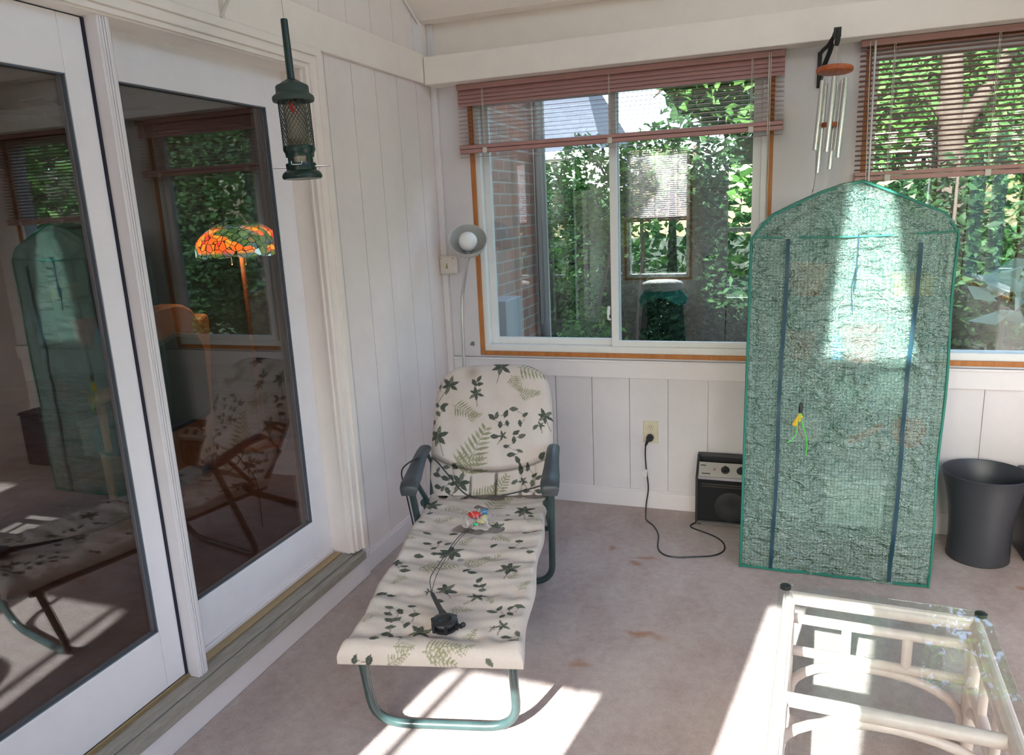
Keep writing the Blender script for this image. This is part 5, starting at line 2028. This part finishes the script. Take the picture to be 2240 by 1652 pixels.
def foliage(name, blobs, n, size, mat, parent, seed, droop=0.2, narrow=0.45):
    """blobs: (x,y,z,rx,ry,rz,weight); pointed leaves on the shells of the blobs"""
    rng = np.random.RandomState(seed)
    w = np.array([b_[6] for b_ in blobs], float)
    idx = rng.choice(len(blobs), n, p=w / w.sum())
    B_ = np.array([b_[:6] for b_ in blobs])[idx]
    d = rng.normal(size=(n, 3))
    d /= np.linalg.norm(d, axis=1)[:, None]
    r = rng.uniform(0.35, 1.0, n) ** 0.5
    c = B_[:, :3] + d * B_[:, 3:] * r[:, None]
    c += 0.05 * np.sin(c[:, [1, 2, 0]] * 9)
    ax = rng.normal(size=(n, 3))
    ax[:, 2] = ax[:, 2] * 0.5 - droop
    ax /= np.linalg.norm(ax, axis=1)[:, None]
    sd = np.cross(ax, rng.normal(size=(n, 3)))
    sd /= np.linalg.norm(sd, axis=1)[:, None]
    up = np.cross(sd, ax)
    L = size * rng.uniform(0.6, 1.3, n)[:, None]
    Wd = L * narrow * 0.5
    base = c - ax * L * 0.5
    v = np.stack([base, c - ax * L * .1 + sd * Wd + up * Wd * .3, c + ax * L * 0.5 - up * L * .08, c - ax * L * .1 - sd * Wd + up * Wd * .3], 1).reshape(-1, 3)
    k = np.arange(n) * 4
    f = np.concatenate([np.stack([k, k + 1, k + 2], 1), np.stack([k, k + 2, k + 3], 1)])
    me = bpy.data.meshes.new(name)
    me.vertices.add(len(v))
    me.vertices.foreach_set('co', v.ravel())
    me.loops.add(len(f) * 3)
    me.loops.foreach_set('vertex_index', f.ravel())
    me.polygons.add(len(f))
    me.polygons.foreach_set('loop_start', np.arange(len(f)) * 3)
    me.polygons.foreach_set('loop_total', np.full(len(f), 3))
    me.update()
    me.materials.append(mat)
    o = bpy.data.objects.new(name, me)
    scene.collection.objects.link(o)
    o.parent = parent
    o.matrix_parent_inverse = world_of(parent).inverted()
    return o


def tree(name, label, base, trunk, blobs, n, size, mat, seed, cat='tree', narrow=0.45):
    o = thing(name, label, cat, base)
    for i_, (pts, r0, r1) in enumerate(trunk):
        m = MB()
        P_ = spline(pts, 4)
        m.tube(P_, [r0 + (r1 - r0) * i / (len(P_) - 1) for i in range(len(P_))], 9)
        m.build(('branch' if i_ else 'trunk') if cat == 'tree' else 'stem', BARK, o, smooth=True)
    foliage('foliage', blobs, n, size, mat, o, seed, narrow=narrow)
    return o


GZ = -0.25
b = MB()
b.box((-30, 0.0, GZ - .2), (40, 45, GZ))
b.box((W + .1, -40, GZ - .2), (40, 0.0, GZ))
b.box((-30, -40, GZ - .2), (W + .1, D - .12, GZ))
t = NT('garden_ground')
f = t.noise(t.coord(1.0), 1.4, 6, .7)
struct(b.build('ground', t.finish(t.principled(t.ramp(f, [(0.3, (0.055, 0.085, 0.05)), (0.55, (0.09, 0.125, 0.08)), (0.75, (0.09, 0.085, 0.07))]), 0.95, 0, .1))))

# brick side of the house north of the sun room
t = NT('red_brown_brick')
tc = t.n('ShaderNodeTexCoord')
sp = t.n('ShaderNodeSeparateXYZ')
t.l(tc.outputs['Object'], sp.inputs[0])
cb_ = t.n('ShaderNodeCombineXYZ')
t.l(sp.outputs[1], cb_.inputs[0])
t.l(sp.outputs[2], cb_.inputs[1])
br_ = t.n('ShaderNodeTexBrick')
br_.inputs['Color1'].default_value = (0.30, 0.14, 0.10, 1)
br_.inputs['Color2'].default_value = (0.22, 0.15, 0.12, 1)
br_.inputs['Mortar'].default_value = (0.30, 0.28, 0.25, 1)
br_.inputs['Scale'].default_value = 1.0
br_.inputs['Brick Width'].default_value = 0.21
br_.inputs['Row Height'].default_value = 0.075
br_.inputs['Mortar Size'].default_value = 0.006
t.l(cb_.outputs[0], br_.inputs['Vector'])
BRICK = t.finish(t.principled(br_.outputs[0], 0.9, 0, .1))
b = MB()
b.box((-0.12, 0.13, GZ), (0.0, 1.83, 4.2))
struct(b.build('wall_north_west', BRICK))
b = MB()
b.box((-0.12, 1.83, GZ), (0.03, 1.93, 4.2))
b.box((0.0, 1.70, GZ), (0.035, 1.83, 4.2))
struct(b.build('trim_12', plain('weathered_corner_board', (0.36, 0.34, 0.31), 0.8)))
m = MB()
m.tube(fillet([(0.075, 1.62, 4.0), (0.075, 1.62, 0.3), (0.12, 1.62, -0.2)], .05), 0.038, 12)
tag(m.build('downspout', plain('dark_bronze_downspout', (0.10, 0.10, 0.095), 0.5), None, smooth=True), 'dark downspout on the brick corner outside the slider window', 'downspout')
m = MB()
m.box((0.0005, 0.62, 0.55), (0.13, 0.92, 1.05))
m.box((0.02, 0.70, 0.0), (0.06, 0.74, 0.55))
tag(m.build('meter_box', plain('grey_meter_box', (0.30, 0.33, 0.35), 0.5, .2), None, bevel=.006), 'grey utility box on the brick wall outside the slider window', 'utility box')

# neighbouring house
nb = thing('neighbour_house', 'white neighbouring house with blue grey shingle roof beyond the vines', 'house', (-4.2, 10.5, GZ))
m = MB()
m.box((-8.0, 9.0, GZ), (-0.75, 13.0, 2.55))
m.build('siding', plain('bright_white_siding', (0.82, 0.82, 0.82), 0.6), nb)
t = NT('blue_grey_shingle')
wv = t.n('ShaderNodeTexBrick')
wv.inputs['Color1'].default_value = (0.020, 0.027, 0.042, 1)
wv.inputs['Color2'].default_value = (0.028, 0.036, 0.054, 1)
wv.inputs['Mortar'].default_value = (0.014, 0.018, 0.026, 1)
wv.inputs['Scale'].default_value = 3.0
t.l(t.coord(1.0), wv.inputs['Vector'])
m = MB()
m.add([(-8.2, 8.8, 2.5), (-1.05, 8.8, 2.5), (-1.9, 10.6, 4.4), (-8.2, 10.6, 4.4), (-8.2, 12.5, 2.5), (-1.0, 12.5, 2.5)], [(0, 1, 2, 3), (3, 2, 5, 4), (1, 5, 2), (0, 3, 4), (0, 4, 5, 1)])
m.build('roof', t.finish(t.principled(wv.outputs[0], 0.8)), nb)
m = MB()
m.box((-8.2, 8.68, 2.44), (-1.0, 8.80, 2.56))
m.box((-1.05, 8.68, 2.44), (-0.93, 12.5, 2.56))
m.build('gutter', plain('bright_white_siding', (0.82, 0.82, 0.82), 0.6), nb)

# vines in front of the house corner
tree('climbing_vine', 'light green leafy vine hanging beside the brick corner outside', (0.35, 2.4, GZ),
     [([(0.35, 2.4, GZ), (0.30, 2.35, 0.6), (0.5, 2.3, 1.6), (0.2, 2.3, 2.2)], 0.02, 0.008), ([(0.6, 2.6, GZ), (0.65, 2.5, 0.9), (0.8, 2.5, 1.9)], 0.015, 0.006)],
     [(0.35, 2.35, 1.75, 0.55, 0.35, 0.45, 3), (0.15, 2.5, 1.2, 0.25, 0.35, 0.7, 1.5), (0.75, 2.6, 1.9, 0.35, 0.3, 0.35, 2), (0.25, 2.3, 0.35, 0.35, 0.3, 0.45, 2.2), (0.45, 2.3, -0.05, 0.5, 0.3, 0.22, 1)],
     5200, 0.07, LEAF, 1, 'vine')
tree('garden_shrub', 'dark leafy shrub low behind the vine outside the slider window', (0.6, 3.6, GZ),
     [([(0.5, 3.6, GZ), (0.5, 3.6, 1.4)], 0.05, 0.02), ([(0.9, 3.7, GZ), (1.0, 3.7, 1.2)], 0.04, 0.02)],
     [(-0.2, 3.7, 0.9, 0.5, 0.4, 1.1, 2), (0.6, 3.6, 0.9, 0.6, 0.4, 1.2, 3), (1.2, 3.8, 1.0, 0.4, 0.4, 1.3, 2.5)],
     9000, 0.085, LEAFD, 2, 'shrub')
tree('slender_tree', 'tree with drooping sunlit branches above the slider window', (1.55, 2.6, GZ),
     [([(1.75, 2.9, GZ), (1.72, 2.8, 1.2), (1.6, 2.5, 2.4), (1.3, 1.9, 3.0)], 0.055, 0.02), ([(1.65, 2.6, 2.2), (1.2, 1.7, 2.5), (0.95, 1.4, 2.3)], 0.02, 0.006)],
     [(1.25, 1.55, 2.45, 0.38, 0.35, 0.26, 2.2), (1.62, 1.7, 2.35, 0.40, 0.4, 0.38, 3), (1.0, 1.6, 2.75, 0.5, 0.4, 0.25, 2), (1.7, 1.9, 1.75, 0.22, 0.3, 0.4, 1.2), (0.85, 2.6, 2.75, 0.4, 0.3, 0.25, 0.8)],
     2300, 0.125, LEAF, 3, narrow=0.5)
tree('garden_tree', 'large forked tree with pale sunlit bark outside the blinds', (3.35, 5.0, GZ),
     [([(3.38, 5.0, GZ), (3.40, 5.0, 1.5), (3.34, 5.0, 2.3), (3.30, 5.05, 3.2), (3.2, 5.1, 4.2)], 0.17, 0.06), ([(3.36, 5.0, 2.1), (3.75, 5.0, 2.8), (4.1, 5.2, 3.7)], 0.09, 0.03), ([(3.32, 5.0, 2.3), (2.9, 5.0, 2.9), (2.6, 5.1, 3.6)], 0.07, 0.02)],
     [(2.6, 5.3, 2.9, 0.7, 0.6, 0.7, 3), (4.0, 5.4, 2.7, 0.8, 0.6, 0.9, 3), (3.3, 5.8, 3.6, 1.3, 0.6, 0.6, 3), (2.6, 6.2, 4.7, 1.3, 0.8, 0.7, 2.5), (4.4, 6.2, 4.9, 1.3, 0.8, 0.8, 2.5), (2.7, 4.6, 2.4, 0.45, 0.4, 0.5, 1.2), (3.9, 4.5, 1.9, 0.5, 0.4, 0.7, 1.3)],
     9500, 0.13, LEAF, 4)
tree('dense_shrub', 'mass of dark green shrubs beyond the half lowered blind', (3.1, 3.6, GZ),
     [([(2.6, 3.6, GZ), (2.5, 3.6, 1.5)], 0.04, 0.02), ([(3.6, 3.5, GZ), (3.8, 3.5, 1.5)], 0.04, 0.02), ([(3.1, 3.2, GZ), (3.1, 3.2, 1.9)], 0.03, 0.01)],
     [(2.5, 3.6, 0.7, 0.8, 0.5, 1.2, 3), (3.5, 3.6, 0.8, 0.8, 0.5, 1.3, 3), (4.6, 3.8, 1.2, 0.8, 0.5, 1.6, 3), (2.2, 3.9, 1.4, 0.6, 0.5, 0.9, 2)],
     15000, 0.11, LEAFD, 5, 'shrub')
tree('broad_leaf_plant', 'pale blue green large leaved plant just outside the glass beyond the greenhouse', (3.0, 1.3, GZ),
     [([(3.05, 1.35, GZ), (3.05, 1.35, 0.9)], 0.02, 0.01)],
     [(3.10, 1.3, 0.98, 0.22, 0.25, 0.22, 2)],
     22, 0.24, LEAFB, 6, 'plant', 0.42)
HED = [(x, 7.4 + 0.4 * math.sin(x), 1.6, 1.1, 0.6, 2.3, 1) for x in np.arange(0.9, 11, 1.3)]
tree('hedge_row', 'tall dark hedge behind the garden trees', (5.0, 7.4, GZ),
     [([(x, 7.4, GZ), (x, 7.4, 2.4)], 0.06, 0.03) for x in np.arange(0.6, 10.8, 1.6)], HED, 12000, 0.24, LEAFD, 7, 'hedge')
HED = [(x, 14 + math.sin(x * 1.7), 6.5, 2.2, 1.3, 5.0, 1) for x in np.arange(3.5, 22, 2.6)] + [(x, 13.2, 2.4, 2.0, 1.0, 2.6, 1.0) for x in np.arange(2.9, 22, 2.6)]
tree('tree_row', 'row of tall dark trees beyond the board fence', (9.0, 14, GZ), [([(x, 14, GZ), (x, 14, 6.0)], 0.2, 0.08) for x in np.arange(3.5, 22, 2.6)], HED, 22000, 0.45, LEAFD, 12, 'trees')
tree('garden_shrub', 'broad dark bush between the vine and the neighbouring house', (-0.8, 5.6, GZ),
     [([(x, 5.6, GZ), (x, 5.6, 1.3)], 0.04, 0.02) for x in (-2.2, -1.2, -0.2, 0.5)], [(x, 5.6 + .2 * math.sin(x * 3), 0.75, 0.7, 0.5, 1.25 + .15 * math.sin(x * 4), 1) for x in (-2.4, -1.7, -1.0, -0.3, 0.4, 1.1, 1.8)], 15000, 0.20, LEAFD, 13, 'shrub')
b = MB()
for k in range(50):
    x = 0.2 + k * 0.24
    b.box((x, 8.9, GZ), (x + .225, 8.93, 1.9 + (.03 if k % 3 else 0)))
b.box((0.2, 8.93, 0.2), (12.2, 8.97, 0.3))
b.box((0.2, 8.93, 1.4), (12.2, 8.97, 1.5))
tag(b.build('board_fence', plain('shaded_fence_board', (0.022, 0.020, 0.016), 0.9), None), 'darkened board fence behind the hedge north of the room', 'fence')  # tree shade put into the near-black board colour

# south and east garden, seen only in reflections
HED = [(x, -17 + 0.8 * math.sin(x * 1.3), 1.0, 2.2, 1.2, 2.6, 1) for x in np.arange(-14, 18, 2.2)]
tree('hedge_row', 'distant tree line across the open lawn', (2.0, -17, GZ), [([(x, -17, GZ), (x, -17, 2.4)], 0.15, 0.05) for x in np.arange(-13, 17, 3.0)], HED, 7000, 0.45, LEAF, 8, 'hedge')
HED = [(9.0 + 0.5 * math.sin(y), y, 1.2, 0.8, 1.4, 2.2, 1) for y in np.arange(-10, 4.5, 1.6)]
tree('hedge_row', 'leafy hedge running along the side garden', (9.0, -2, GZ), [([(9.0, y, GZ), (9.0, y, 2.4)], 0.1, 0.04) for y in np.arange(-9, 4, 2.4)], HED, 7000, 0.28, LEAF, 9, 'hedge')
# shrub whose shadow falls on the sunlit blind
tree('garden_shrub', 'small rounded shrub on a bare stem outside the window beside the glazed door', (0.15, -5.6, GZ),
     [([(0.15, -5.6, GZ), (0.12, -5.6, 2.5)], 0.03, 0.02)], [(0.10, -5.6, 2.78, 0.22, 0.2, 0.18, 1), (0.02, -5.6, 2.55, 0.14, 0.15, 0.12, 1)], 1500, 0.07, LEAFD, 10, 'shrub')

bpy.context.view_layer.update()
